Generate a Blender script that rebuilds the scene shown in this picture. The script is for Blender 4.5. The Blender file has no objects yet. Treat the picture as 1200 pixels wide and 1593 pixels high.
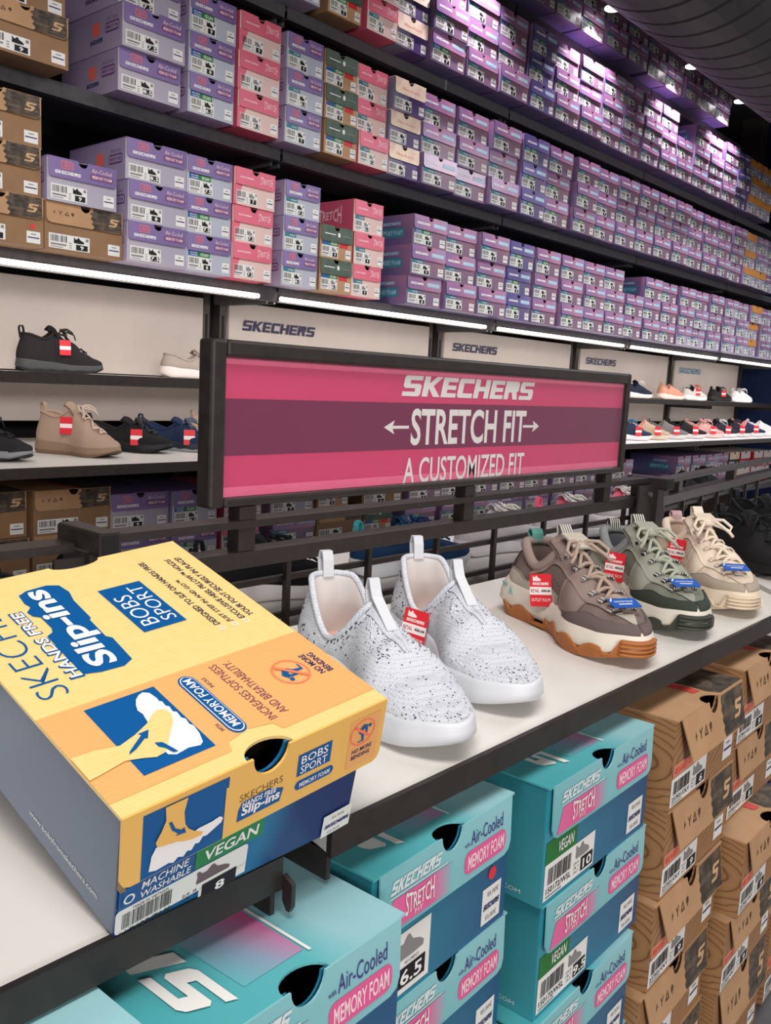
import bpy, math, random
from mathutils import Vector, Matrix

R = random.Random(7)
S = bpy.context.scene
COL = S.collection

# ------------------------------------------------------------------ camera
FPX, YAW, PITCH, ROLL = 1389.5, math.radians(48.787), math.radians(8.325), math.radians(-2.92)
CAMZ = 1.2
def make_camera():
    fw = Vector((math.sin(YAW) * math.cos(PITCH), math.cos(YAW) * math.cos(PITCH), -math.sin(PITCH)))
    r = Vector((math.cos(YAW), -math.sin(YAW), 0))
    d = fw.cross(r)
    r2 = r * math.cos(ROLL) + d * math.sin(ROLL)
    d2 = d * math.cos(ROLL) - r * math.sin(ROLL)
    cd = bpy.data.cameras.new('camera')
    cd.sensor_fit = 'HORIZONTAL'
    cd.sensor_width = 36.0
    cd.lens = 36.0 * FPX / 1200.0
    cd.clip_start = 0.02
    co = bpy.data.objects.new('camera', cd)
    COL.objects.link(co)
    up = -d2
    bk = -fw
    m = Matrix(((r2.x, up.x, bk.x, 0), (r2.y, up.y, bk.y, 0), (r2.z, up.z, bk.z, CAMZ), (0, 0, 0, 1)))
    co.matrix_world = m
    S.camera = co
make_camera()

# ------------------------------------------------------------------ light, exposure
S.view_settings.view_transform = 'Standard'
S.view_settings.look = 'None'
S.view_settings.exposure = 0.0
S.view_settings.gamma = 1.0
S.view_settings.use_curve_mapping = False
w = bpy.data.worlds.new('store_ambient')
S.world = w
w.use_nodes = True
w.node_tree.nodes['Background'].inputs[0].default_value = (1.0, 0.95, 0.97, 1)
w.node_tree.nodes['Background'].inputs[1].default_value = 0.36

def area_light(name, loc, target, sx, sy, power, color=(1, 1, 1)):
    l = bpy.data.lights.new(name, 'AREA')
    l.shape = 'RECTANGLE'
    l.size, l.size_y, l.energy, l.color = sx, sy, power, color
    o = bpy.data.objects.new(name, l)
    COL.objects.link(o)
    o.location = loc
    d = Vector(target) - Vector(loc)
    o.rotation_euler = d.to_track_quat('-Z', 'Y').to_euler()
    return o
area_light('ceiling_light_aisle', (-0.3, -0.1, 3.2), (0.2, 0.4, 0.9), 1.4, 0.8, 54, (1.0, 0.96, 0.93))
area_light('ceiling_light_middle', (2.6, 0.1, 3.2), (2.6, 0.7, 0.9), 2.0, 0.6, 24, (1.0, 0.96, 0.95))
area_light('ceiling_light_far', (5.2, 0.2, 3.2), (5.2, 1.4, 1.2), 2.0, 0.8, 70, (0.95, 0.97, 1.0))
area_light('front_fill_light', (-2.2, -4.6, 2.4), (1.4, 2.2, 0.8), 2.4, 0.8, 215, (1.0, 0.94, 0.92))  # added fill from outside the room, brightens boxes under the white shelf

# ------------------------------------------------------------------ materials
def lin(c):
    return tuple((x / 255 / 12.92) if x / 255 <= 0.04045 else ((x / 255 + 0.055) / 1.055) ** 2.4 for x in c)
MATS = {}
def mat(name, rgb, rough=0.6, spec=0.4, metal=0.0, emit=0.0, coat=0.0):
    if name in MATS:
        return MATS[name]
    m = bpy.data.materials.new(name)
    m.use_nodes = True
    b = m.node_tree.nodes['Principled BSDF']
    c = lin(rgb) + (1,)
    b.inputs['Base Color'].default_value = c
    b.inputs['Roughness'].default_value = rough
    b.inputs['Specular IOR Level'].default_value = spec
    b.inputs['Metallic'].default_value = metal
    b.inputs['Coat Weight'].default_value = coat
    if emit:
        b.inputs['Emission Color'].default_value = c
        b.inputs['Emission Strength'].default_value = emit
    MATS[name] = m
    return m
def N(m, t, **kw):
    n = m.node_tree.nodes.new(t)
    for k, v in kw.items():
        setattr(n, k, v)
    return n
def L(m, a, b):
    m.node_tree.links.new(a, b)
def bsdf(m):
    return m.node_tree.nodes['Principled BSDF']
def ramp(m, stops, src):
    r = N(m, 'ShaderNodeValToRGB')
    els = r.color_ramp.elements
    while len(els) < len(stops):
        els.new(0.5)
    for e, (p, c) in zip(els, stops):
        e.position = p
        e.color = lin(c) + (1,)
    L(m, src, r.inputs[0])
    return r.outputs[0]
def gen_axis(m, expr, coord='Generated'):
    """linear expression of the generated coordinates: (ax, ay, az, offset)"""
    tc = N(m, 'ShaderNodeTexCoord')
    dot = N(m, 'ShaderNodeVectorMath', operation='DOT_PRODUCT')
    L(m, tc.outputs[coord], dot.inputs[0])
    dot.inputs[1].default_value = expr[:3]
    ad = N(m, 'ShaderNodeMath', operation='ADD')
    L(m, dot.outputs['Value'], ad.inputs[0])
    ad.inputs[1].default_value = expr[3]
    return ad.outputs[0]
def gradient_mat(name, expr, stops, rough=0.4, spec=0.4, noise=0.0, coord='Generated', nscale=3.0):
    m = mat(name, (128, 128, 128), rough, spec)
    v = gen_axis(m, expr, coord)
    if noise:
        tc = N(m, 'ShaderNodeTexCoord')
        oi = N(m, 'ShaderNodeObjectInfo')
        nz = N(m, 'ShaderNodeTexNoise', noise_dimensions='4D')
        nz.inputs['Scale'].default_value = nscale
        L(m, tc.outputs[coord], nz.inputs['Vector'])
        mul = N(m, 'ShaderNodeMath', operation='MULTIPLY')
        L(m, oi.outputs['Random'], mul.inputs[0])
        mul.inputs[1].default_value = 20
        L(m, mul.outputs[0], nz.inputs['W'])
        ma = N(m, 'ShaderNodeMath', operation='MULTIPLY_ADD')
        sub = N(m, 'ShaderNodeMath', operation='SUBTRACT')
        L(m, nz.outputs[0], sub.inputs[0])
        sub.inputs[1].default_value = 0.5
        L(m, sub.outputs[0], ma.inputs[0])
        ma.inputs[1].default_value = noise
        L(m, v, ma.inputs[2])
        v = ma.outputs[0]
    L(m, ramp(m, stops, v), bsdf(m).inputs['Base Color'])
    return m
def noise_mat(name, scale, stops, rough=0.7, spec=0.3, detail=4, stretch=(1, 1, 1), bump=0.0, coord='Object'):
    m = mat(name, (128, 128, 128), rough, spec)
    tc = N(m, 'ShaderNodeTexCoord')
    mp = N(m, 'ShaderNodeMapping')
    mp.inputs['Scale'].default_value = stretch
    L(m, tc.outputs[coord], mp.inputs[0])
    nz = N(m, 'ShaderNodeTexNoise')
    nz.inputs['Scale'].default_value = scale
    nz.inputs['Detail'].default_value = detail
    L(m, mp.outputs[0], nz.inputs['Vector'])
    L(m, ramp(m, stops, nz.outputs[0]), bsdf(m).inputs['Base Color'])
    if bump:
        bp = N(m, 'ShaderNodeBump')
        bp.inputs['Strength'].default_value = bump
        bp.inputs['Distance'].default_value = 0.002
        L(m, nz.outputs[0], bp.inputs['Height'])
        L(m, bp.outputs[0], bsdf(m).inputs['Normal'])
    return m
def add_knit(m, scale=900, strength=0.5, dist=0.0008, kind='checker'):
    """woven fabric bump"""
    tc = N(m, 'ShaderNodeTexCoord')
    if kind == 'wave':
        t = N(m, 'ShaderNodeTexWave')
        t.inputs['Scale'].default_value = scale
        t.inputs['Distortion'].default_value = 1.0
    else:
        t = N(m, 'ShaderNodeTexVoronoi')
        t.inputs['Scale'].default_value = scale
    L(m, tc.outputs['Object'], t.inputs['Vector'])
    bp = N(m, 'ShaderNodeBump')
    bp.inputs['Strength'].default_value = strength
    bp.inputs['Distance'].default_value = dist
    L(m, t.outputs[0], bp.inputs['Height'])
    L(m, bp.outputs[0], bsdf(m).inputs['Normal'])
    return m
def fabric(name, rgb, scale=700, strength=0.5, rough=0.9):
    if name in MATS:
        return MATS[name]
    return add_knit(mat(name, rgb, rough, 0.2), scale, strength)

WHITE = mat('white_print', (232, 232, 230), 0.5)
BLACK = mat('black_print', (18, 18, 20), 0.5)
DARKMETAL = noise_mat('dark_brown_metal', 60, [(0.3, (36, 31, 29)), (0.7, (46, 40, 37))], 0.40, 0.5)
SHELFBLACK = noise_mat('black_shelf_metal', 40, [(0.3, (68, 67, 70)), (0.7, (80, 79, 82))], 0.45, 0.45)
DARK = mat('near_black', (16, 15, 17), 0.7)

# ------------------------------------------------------------------ mesh builder
class MB:
    def __init__(s):
        s.v, s.f, s.m, s.mats = [], [], [], []
    def mi(s, m):
        if m not in s.mats:
            s.mats.append(m)
        return s.mats.index(m)
    def add(s, vs, fs, m, M=None):
        o = len(s.v)
        k = s.mi(m)
        for p in vs:
            p = Vector(p)
            s.v.append(M @ p if M else p)
        for f in fs:
            s.f.append([i + o for i in f])
            s.m.append(k)
    def box(s, lo, hi, m, M=None):
        x0, y0, z0 = lo
        x1, y1, z1 = hi
        s.add([(x0, y0, z0), (x1, y0, z0), (x1, y1, z0), (x0, y1, z0), (x0, y0, z1), (x1, y0, z1), (x1, y1, z1), (x0, y1, z1)],
              [(0, 3, 2, 1), (4, 5, 6, 7), (0, 1, 5, 4), (1, 2, 6, 5), (2, 3, 7, 6), (3, 0, 4, 7)], m, M)
    def prism(s, poly, fr, t, m):
        """2-D polygon in a frame, front at layer 0, thickness t backwards"""
        n = len(poly)
        a = [fr.p(x, y) for x, y in poly]
        b = [q - fr.n * t for q in a]
        s.add(a + b, [list(range(n)), list(range(2 * n - 1, n - 1, -1))] + [(i, i + n, (i + 1) % n + n, (i + 1) % n) for i in range(n)], m)
    def tube(s, pts, r, m, seg=8, closed=False, caps=True):
        pts = [Vector(p) for p in pts]
        n = len(pts)
        rr = r if isinstance(r, (list, tuple)) else [r] * n
        vs, fs = [], []
        up = None
        for i, p in enumerate(pts):
            a = pts[(i - 1) % n] if (closed or i) else p
            b = pts[(i + 1) % n] if (closed or i < n - 1) else p
            t = (b - a).normalized()
            if up is None:
                up = t.orthogonal().normalized()
            else:
                up = (up - t * up.dot(t))
                up = up.normalized() if up.length > 1e-6 else t.orthogonal().normalized()
            bi = t.cross(up)
            for k in range(seg):
                an = 2 * math.pi * k / seg
                vs.append(p + (up * math.cos(an) + bi * math.sin(an)) * rr[i])
        rings = n if closed else n - 1
        for i in range(rings):
            j = (i + 1) % n
            for k in range(seg):
                l = (k + 1) % seg
                fs.append((i * seg + k, i * seg + l, j * seg + l, j * seg + k))
        if caps and not closed:
            fs.append(tuple(range(seg - 1, -1, -1)))
            fs.append(tuple((n - 1) * seg + k for k in range(seg)))
        s.add(vs, fs, m)
    def mesh(s, name, smooth=False):
        me = bpy.data.meshes.new(name)
        me.from_pydata([tuple(p) for p in s.v], [], s.f)
        for m in s.mats:
            me.materials.append(m)
        me.polygons.foreach_set('material_index', s.m)
        if smooth:
            me.polygons.foreach_set('use_smooth', [True] * len(s.f))
        me.update()
        return me
    def build(s, name, parent=None, smooth=False, loc=None):
        return put(s.mesh(name, smooth), name, parent, loc)

def put(me, name, parent=None, loc=None):
    o = bpy.data.objects.new(name, me)
    COL.objects.link(o)
    if parent:
        o.parent = parent
    if loc:
        o.location = loc
    return o
def tag(o, label, cat, group=None):
    o['label'], o['category'] = label, cat
    if group:
        o['group'] = group
    return o
def thing(name, label, cat, loc=(0, 0, 0), rotz=0.0, group=None):
    o = bpy.data.objects.new(name, None)
    o.empty_display_size = 0.02
    COL.objects.link(o)
    o.location = loc
    o.rotation_euler = (0, 0, rotz)
    return tag(o, label, cat, group)
def structure(o):
    o['kind'] = 'structure'
    return o

class Fr:
    """a flat frame for prints: origin, unit vectors, print-layer height"""
    def __init__(s, o, u, v, eps=0.0004, su=1.0, sv=1.0):
        s.o, s.u, s.v = Vector(o), Vector(u).normalized(), Vector(v).normalized()
        s.n = s.u.cross(s.v).normalized()
        s.eps, s.su, s.sv = eps, su, sv
    def p(s, a, b, layer=0):
        return s.o + s.u * (a * s.su) + s.v * (b * s.sv) + s.n * (layer * s.eps)

def d_poly(mb, fr, pts, m, layer=1):
    vs = [fr.p(x, y, layer) for x, y in pts]
    ar = sum(pts[i][0] * pts[(i + 1) % len(pts)][1] - pts[(i + 1) % len(pts)][0] * pts[i][1] for i in range(len(pts)))
    ids = list(range(len(pts)))
    if ar < 0:
        ids.reverse()
    mb.add(vs, [ids], m)
def d_rect(mb, fr, x0, y0, x1, y1, m, layer=1):
    d_poly(mb, fr, [(x0, y0), (x1, y0), (x1, y1), (x0, y1)], m, layer)
def ell(cx, cy, rx, ry, n=20, a0=0, a1=2 * math.pi):
    return [(cx + rx * math.cos(a0 + (a1 - a0) * i / n), cy + ry * math.sin(a0 + (a1 - a0) * i / n)) for i in range(n if abs(a1 - a0 - 2 * math.pi) < 1e-6 else n + 1)]
def rrect(x0, y0, x1, y1, rx, ry, n=5):
    out = []
    for cx, cy, a in ((x1 - rx, y1 - ry, 0), (x0 + rx, y1 - ry, 90), (x0 + rx, y0 + ry, 180), (x1 - rx, y0 + ry, 270)):
        for i in range(n + 1):
            t = math.radians(a + 90 * i / n)
            out.append((cx + rx * math.cos(t), cy + ry * math.sin(t)))
    return out
def d_ring(mb, fr, cx, cy, rx, ry, wx, wy, m, layer=1, n=24):
    a, b = ell(cx, cy, rx, ry, n), ell(cx, cy, rx - wx, ry - wy, n)
    vs = [fr.p(x, y, layer) for x, y in a + b]
    mb.add(vs, [(i, (i + 1) % n, (i + 1) % n + n, i + n) for i in range(n)], m)

# ---- lettering: outlines of the built-in font, fitted to a rectangle
_TXT = {}
def text_geo(s, bold=0.0, res=2, space=1.0):
    k = (s, bold, res, space)
    if k not in _TXT:
        cu = bpy.data.curves.new('t', 'FONT')
        cu.body = s
        cu.size = 1
        cu.resolution_u = res
        cu.offset = bold
        cu.space_character = space
        ob = bpy.data.objects.new('t', cu)
        me = bpy.data.meshes.new_from_object(ob)
        vs = [(v.co.x, v.co.y) for v in me.vertices]
        fs = [tuple(p.vertices) for p in me.polygons]
        up = [p.normal.z for p in me.polygons]
        fs = [f if n >= 0 else f[::-1] for f, n in zip(fs, up)]
        bpy.data.objects.remove(ob)
        bpy.data.meshes.remove(me)
        bpy.data.curves.remove(cu)
        xs = [v[0] for v in vs] or [0, 1]
        ys = [v[1] for v in vs] or [0, 1]
        x0, x1, y0, y1 = min(xs), max(xs), min(ys), max(ys)
        vs = [((x - x0) / max(x1 - x0, 1e-6), (y - y0) / max(y1 - y0, 1e-6)) for x, y in vs]
        _TXT[k] = (vs, fs)
    return _TXT[k]
def d_text(mb, fr, s, x0, y0, x1, y1, m, layer=2, shear=0.0, bold=0.0, res=2, space=1.0, warp=None):
    vs, fs = text_geo(s, bold, res, space)
    out = []
    for a, b in vs:
        y = y0 + b * (y1 - y0)
        x = x0 + a * (x1 - x0) + shear * (y - y0)
        if warp:
            x, y = warp(a, b, x, y)
        out.append(fr.p(x, y, layer))
    mb.add(out, fs, m)

# wide slanted block capitals of the shop's word mark: each letter 10 x 10
_B = {
    'S': [[(1, 10), (10, 10), (10, 7.8), (3.4, 7.8), (3.4, 6.1), (9, 6.1), (10, 5.1), (10, 1), (9, 0), (0, 0), (0, 2.2), (6.6, 2.2), (6.6, 3.9), (1, 3.9), (0, 4.9), (0, 9)]],
    'K': [[(0, 0), (0, 10), (3.3, 10), (3.3, 0)], [(3.3, 4.2), (3.3, 6.6), (6.8, 10), (10.6, 10), (5.8, 5.4), (10.6, 0), (6.6, 0)]],
    'E': [[(0, 0), (0, 10), (9, 10), (9, 7.8), (3.3, 7.8), (3.3, 6.1), (8.4, 6.1), (8.4, 3.9), (3.3, 3.9), (3.3, 2.2), (9, 2.2), (9, 0)]],
    'C': [[(1, 10), (9.6, 10), (9.6, 7.6), (3.3, 7.6), (3.3, 2.4), (9.6, 2.4), (9.6, 0), (1, 0), (0, 1), (0, 9)]],
    'H': [[(0, 0), (0, 10), (3.2, 10), (3.2, 6.2), (6.8, 6.2), (6.8, 10), (10, 10), (10, 0), (6.8, 0), (6.8, 3.8), (3.2, 3.8), (3.2, 0)]],
    'R': [[(0, 0), (0, 10), (9, 10), (10, 9), (10, 5), (8.6, 3.9), (10, 0), (6.5, 0), (5.2, 3.8), (3.2, 3.8), (3.2, 0)]],
}
def d_wordmark(mb, fr, x0, y0, x1, y1, m, layer=2, shear=0.22):
    word = 'SKECHERS'
    adv = [11, 11, 9.8, 10.4, 11, 9.8, 11, 10]
    tot = sum(adv)
    w_ = (x1 - x0) - shear * (y1 - y0)
    x = 0
    hole = 0
    for ch, a in zip(word, adv):
        for poly in _B[ch]:
            pts = []
            for px, py in poly:
                yy = y0 + py / 10 * (y1 - y0)
                pts.append((x0 + (x + px) / tot * w_ + shear * (yy - y0), yy))
            d_poly(mb, fr, pts, m, layer)
        x += a
def d_slogo(mb, fr, x0, y0, x1, y1, m, layer=2):
    """the swept S mark with a long tail"""
    P = [(0.30, 1.0), (1.0, 1.0), (0.94, 0.80), (0.42, 0.80), (0.40, 0.66), (0.80, 0.62), (0.86, 0.48), (0.72, 0.14), (0.60, 0.0), (0.0, 0.0), (0.05, 0.18),
         (0.52, 0.20), (0.58, 0.40), (0.26, 0.44), (0.16, 0.56), (0.20, 0.90)]
    d_poly(mb, fr, [(x0 + a * (x1 - x0), y0 + b * (y1 - y0)) for a, b in P], m, layer)
SHOE_SIL = [(0.0, 0.18), (0.03, 0.55), (0.0, 0.92), (0.08, 0.95), (0.16, 0.72), (0.30, 0.70), (0.42, 0.98), (0.50, 1.0), (0.62, 0.66), (0.86, 0.48), (1.0, 0.28), (0.98, 0.05), (0.6, 0.0), (0.05, 0.02)]
def d_shoe(mb, fr, x0, y0, x1, y1, m, layer=2):
    d_poly(mb, fr, [(x0 + a * (x1 - x0), y0 + b * (y1 - y0)) for a, b in SHOE_SIL], m, layer)
def d_barcode(mb, fr, x0, y0, x1, y1, m, layer=2, n=14, rnd=None):
    rnd = rnd or random.Random(3)
    x = x0
    st = (x1 - x0) / n
    for i in range(n):
        wd = st * rnd.uniform(0.25, 0.75)
        d_rect(mb, fr, x, y0, x + wd, y1, m, layer)
        x += st

# ------------------------------------------------------------------ shoe boxes
KRAFT = noise_mat('kraft_board', 18, [(0.3, (172, 134, 98)), (0.7, (184, 146, 108))], 0.55, 0.35)
KRAFTD = noise_mat('kraft_print', 18, [(0.3, (136, 104, 74)), (0.7, (148, 114, 82))], 0.5, 0.35)
BARK = noise_mat('bark_print', 55, [(0.30, (34, 30, 27)), (0.5, (72, 62, 53)), (0.62, (102, 86, 68)), (0.75, (46, 40, 36))], 0.45, 0.4, 8, (1, 1, 2.2))
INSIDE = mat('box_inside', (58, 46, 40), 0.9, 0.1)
PAPER = mat('tissue_paper', (205, 205, 200), 0.9, 0.1)
REDDOT = mat('red_sticker', (226, 52, 58), 0.5)
STICK = mat('label_paper', (226, 226, 222), 0.5)
GREEN = mat('green_print', (38, 120, 58), 0.5)
BLUEP = mat('blue_print', (28, 88, 150), 0.5)
TEALP = mat('teal_print', (52, 122, 140), 0.5)
REDP = mat('red_print', (205, 46, 58), 0.5)
GREYP = mat('grey_print', (130, 130, 130), 0.5)
INK = mat('ink_blue', (36, 40, 96), 0.5)

def box_parts(w, d, h, front_m, side_m, top_m, flap_m, fh=0.44, ins=0.004, alpha=0.03, nr=0.014, flap_cut=None,
              flap_print=None, top_print=None, front_print=None, side_print=None, corner=0.008, over=0.0):
    """body and lid meshes of one shoe box; origin at the middle of the bottom front edge, front towards -y"""
    hb = h - 0.0018
    b = MB()
    arc = [(nr * math.cos(t), hb - nr * 1.05 * math.sin(t)) for t in [math.pi * i / 12 for i in range(13)]]
    front = Fr((0, 0, 0), (1, 0, 0), (0, 0, 1))
    b.prism([(-w / 2, 0), (w / 2, 0), (w / 2, hb)] + arc + [(-w / 2, hb)], front, 0.0015, front_m)
    W2 = w / 2
    t = 0.0015
    b.box((-W2, t, 0), (-W2 + t, d, hb), side_m)
    b.box((W2 - t, t, 0), (W2, d, hb), side_m)
    b.box((-W2 + t, d - t, 0), (W2 - t, d, hb), side_m)
    b.box((-W2 + t, t, 0), (W2 - t, d - t, t), side_m)
    b.box((-W2 + t + .01, t + .025, hb * .55), (W2 - t - .01, d - t - .01, hb * .6), PAPER if (w > .2 and d > .29) else INSIDE)
    if front_print:
        front_print(b, Fr((-W2, 0, 0), (1, 0, 0), (0, 0, 1)), w, h)
    if side_print:
        side_print(b, Fr((-W2, d, 0), (0, -1, 0), (0, 0, 1)), d, h)
    l = MB()
    tf = Fr((-W2 - over, -0.002, h), (1, 0, 0), (0, 1, 0))
    ww = w + 2 * over
    arc2 = [(ww / 2 - nr * 1.35 * math.cos(q), nr * 0.95 * math.sin(q)) for q in [math.pi * i / 12 for i in range(13)]]
    l.prism([(0, 0)] + arc2 + [(ww, 0), (ww, d + 0.002), (0, d + 0.002)], tf, 0.0018, top_m)
    if top_print:
        top_print(l, tf, ww, d)
    H = fh * h
    v = Vector((0, math.sin(alpha), math.cos(alpha)))
    fw = w - 2 * ins + 2 * over
    ff = Fr(Vector((-fw / 2, -0.0035, h)) - v * H, (1, 0, 0), v)
    arc3 = [(fw / 2 + nr * math.cos(q), H - nr * 1.05 * math.sin(q)) for q in [math.pi * i / 12 for i in range(13)]]
    if flap_cut:
        poly = [(fw * flap_cut, 0)]
    else:
        poly = [(corner * (1 - math.cos(math.radians(a))) , corner * (1 - math.sin(math.radians(a)))) for a in (0, 30, 60, 90)]
        poly = [(0, corner), (corner * .3, corner * .3), (corner, 0)]
    poly += [(fw - corner, 0), (fw - corner * .3, corner * .3), (fw, corner), (fw, H)] + arc3 + [(0, H)]
    l.prism(poly, ff, 0.0015, flap_m)
    if flap_print:
        flap_print(l, ff, fw, H)
    return [('body', b), ('lid', l)]

def price_sticker(w, x0=0.80, x1=0.96, y0=0.008, y1=0.036, dot=False, detail=False, txt='85,00€'):
    m = MB()
    f = Fr((-w / 2, -0.0004, 0), (1, 0, 0), (0, 0, 1))
    a, b = x0 * w, x1 * w
    d_rect(m, f, a, y0, b, y1, STICK, 0)
    hh = y1 - y0
    if detail:
        d_text(m, f, txt, a + .25 * (b - a), y0 + .72 * hh, b - .15 * (b - a), y0 + .88 * hh, GREYP, 1)
        d_wordmark(m, f, a + .06 * (b - a), y0 + .40 * hh, b - .06 * (b - a), y0 + .55 * hh, INK, 1, .3)
        d_text(m, f, '50,00€', a + .2 * (b - a), y0 + .08 * hh, b - .2 * (b - a), y0 + .24 * hh, GREYP, 1)
    else:
        d_rect(m, f, a + .08 * (b - a), y0 + .42 * hh, b - .08 * (b - a), y0 + .52 * hh, INK, 1)
        d_rect(m, f, a + .3 * (b - a), y0 + .72 * hh, b - .3 * (b - a), y0 + .80 * hh, GREYP, 1)
    if dot:
        d_poly(m, f, ell((a + b) / 2 - .002, y1 + .012, .006, .006), REDDOT, 1)
    return ('price_sticker', m)

def size_label(w, size, style='plain', x0=0.05, x1=0.56, y0=0.006, y1=0.042, shoe=None):
    m = MB()
    f = Fr((-w / 2, -0.0004, 0), (1, 0, 0), (0, 0, 1))
    a, b = x0 * w, x1 * w
    W_, H_ = b - a, y1 - y0
    X = lambda q: a + q * W_
    Y = lambda q: y0 + q * H_
    d_rect(m, f, a, y0, b, y1, STICK, 0)
    d_barcode(m, f, X(.04), Y(.46), X(.44), Y(.9), BLACK, 1, 11)
    d_rect(m, f, X(.04), Y(.22), X(.42), Y(.34), GREYP, 1)
    d_rect(m, f, X(.04), Y(.08), X(.34), Y(.13), GREYP, 1)
    for q in (.12, .28, .44):
        d_rect(m, f, X(.49), Y(q), X(.55), Y(q + .06), GREYP, 1)
    d_rect(m, f, X(.66), Y(.06), X(.95), Y(.44), BLACK, 1)
    n = len(size)
    d_text(m, f, size, X(.805 - .05 * n), Y(.1), X(.805 + .05 * n), Y(.40), WHITE, 2, 0, .02, 1)
    d_shoe(m, f, X(.60), Y(.52), X(.86), Y(.92), shoe or BLACK, 1)
    d_rect(m, f, X(.90), Y(.72), X(.97), Y(.92), GREYP, 1)
    if style == 'vegan':
        d_rect(m, f, X(.0), Y(1.0), X(.40), Y(1.42), BLUEP, 0)
        d_text(m, f, 'MACHINE', X(.08), Y(1.24), X(.38), Y(1.36), WHITE, 1, 0, .01, 1)
        d_text(m, f, 'WASHABLE', X(.08), Y(1.06), X(.38), Y(1.18), WHITE, 1, 0, .01, 1)
        d_rect(m, f, X(.40), Y(1.0), X(.92), Y(1.42), GREEN, 0)
        d_text(m, f, 'VEGAN', X(.50), Y(1.08), X(.84), Y(1.34), WHITE, 1, .2, .01, 1)
    if style == 'teal':
        d_rect(m, f, X(.0), Y(1.02), X(.62), Y(1.36), TEALP, 0)
        d_text(m, f, 'WASHABLE', X(.24), Y(1.12), X(.56), Y(1.26), WHITE, 1, 0, .01, 1)
    if style == 'red':
        d_rect(m, f, X(.0), Y(1.0), X(.45), Y(1.32), BLUEP, 0)
        d_rect(m, f, X(.45), Y(1.0), X(1.0), Y(1.4), GREEN, 0)
        d_text(m, f, 'VEGAN', X(.52), Y(1.08), X(.9), Y(1.34), WHITE, 1, .2, .01, 1)
        d_rect(m, f, X(1.08), Y(.95), X(1.6), Y(1.42), REDP, 0)
    return ('size_label', m)

# ---- prints of the wall boxes
LAVF = gradient_mat('purple_flap', (1, 0, 0, 0), [(0, (132, 112, 164)), (1, (112, 95, 144))], 0.38, 0.45, 0.2)
LAVB = gradient_mat('lilac_body', (0.7, 0, 0.3, 0), [(0, (180, 176, 188)), (1, (160, 154, 172))], 0.4, 0.4, 0.3)
LAVB2 = gradient_mat('pale_blue_body', (0.7, 0, 0.3, 0), [(0, (180, 186, 196)), (1, (172, 176, 192))], 0.4, 0.4, 0.3)
LAVS = gradient_mat('lilac_side', (0, 0.6, 0.4, 0), [(0, (172, 158, 186)), (1, (134, 118, 154))], 0.4, 0.4, 0.4)
LOGOR = mat('coral_print', (232, 110, 96), 0.5)
MAUVE = mat('mauve_print', (110, 62, 118), 0.5)
PINKT = mat('pale_pink_print', (240, 200, 205), 0.5)
PINKF = gradient_mat('pink_flap', (1, 0, 0, 0), [(0, (220, 108, 130)), (1, (208, 98, 120))], 0.4, 0.4, 0.3)
PINKB = gradient_mat('blush_body', (1, 0, 0, 0), [(0, (226, 198, 188)), (1, (216, 186, 180))], 0.45, 0.35, 0.2)
PINKS = mat('pink_side', (196, 82, 106), 0.4)
GREENF = noise_mat('forest_green_flap', 30, [(0.3, (62, 80, 68)), (0.7, (84, 102, 88))], 0.5)
CREAMF = noise_mat('cream_blush_flap', 14, [(0.25, (240, 205, 190)), (0.5, (238, 222, 196)), (0.75, (214, 150, 160))], 0.45, 0.4)
PLUM = gradient_mat('plum_body', (1, 0, 0, 0), [(0, (120, 116, 140)), (0.45, (104, 98, 128)), (0.5, (70, 48, 104)), (1, (84, 60, 116))], 0.4, 0.4, 0.15)
IRIB = gradient_mat('iridescent_body', (0.75, 0, 0.35, -0.05), [(0.0, (100, 96, 126)), (0.35, (124, 106, 132)), (0.7, (140, 104, 126)), (1, (158, 112, 124))], 0.30, 0.5, 0.9, nscale=1.6)
IRIF = gradient_mat('iridescent_flap', (0.9, 0, 0.2, 0), [(0.0, (132, 106, 152)), (0.4, (152, 110, 152)), (0.7, (176, 122, 152)), (1, (160, 136, 172))], 0.22, 0.6, 1.0, nscale=2.0)
IRIS = gradient_mat('iridescent_side', (0, -0.8, 0.3, 0.7), [(0.0, (98, 92, 132)), (0.5, (86, 82, 128)), (1, (146, 108, 140))], 0.32, 0.5, 0.5, nscale=1.5)
DIRIB = gradient_mat('deep_violet_body', (0.75, 0, 0.35, -0.05), [(0.0, (84, 84, 130)), (0.5, (98, 92, 134)), (1, (130, 98, 130))], 0.30, 0.5, 0.8, nscale=1.6)
DIRIF = gradient_mat('deep_violet_flap', (0.9, 0, 0.2, 0), [(0.0, (86, 80, 140)), (0.6, (100, 88, 144)), (1, (120, 104, 152))], 0.24, 0.6, 0.8, nscale=2.0)
CYANP = mat('pale_cyan_print', (150, 186, 214), 0.35)
ORANGEF = mat('amber_flap', (206, 140, 62), 0.4)
SILVGLARE = gradient_mat('silver_glare_body', (0.75, 0, 0.35, -0.05), [(0.0, (150, 150, 176)), (0.5, (176, 172, 190)), (1, (160, 140, 170))], 0.22, 0.7, 0.8, nscale=1.6)  # pale tone paints glare on iridescent boxes; amber-lidded boxes are silvery themselves
REDF = mat('white_red_flap', (224, 214, 214), 0.4)
REDB = mat('red_body', (176, 34, 50), 0.4)
BLACKB = mat('black_body', (44, 50, 46), 0.5)

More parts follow.
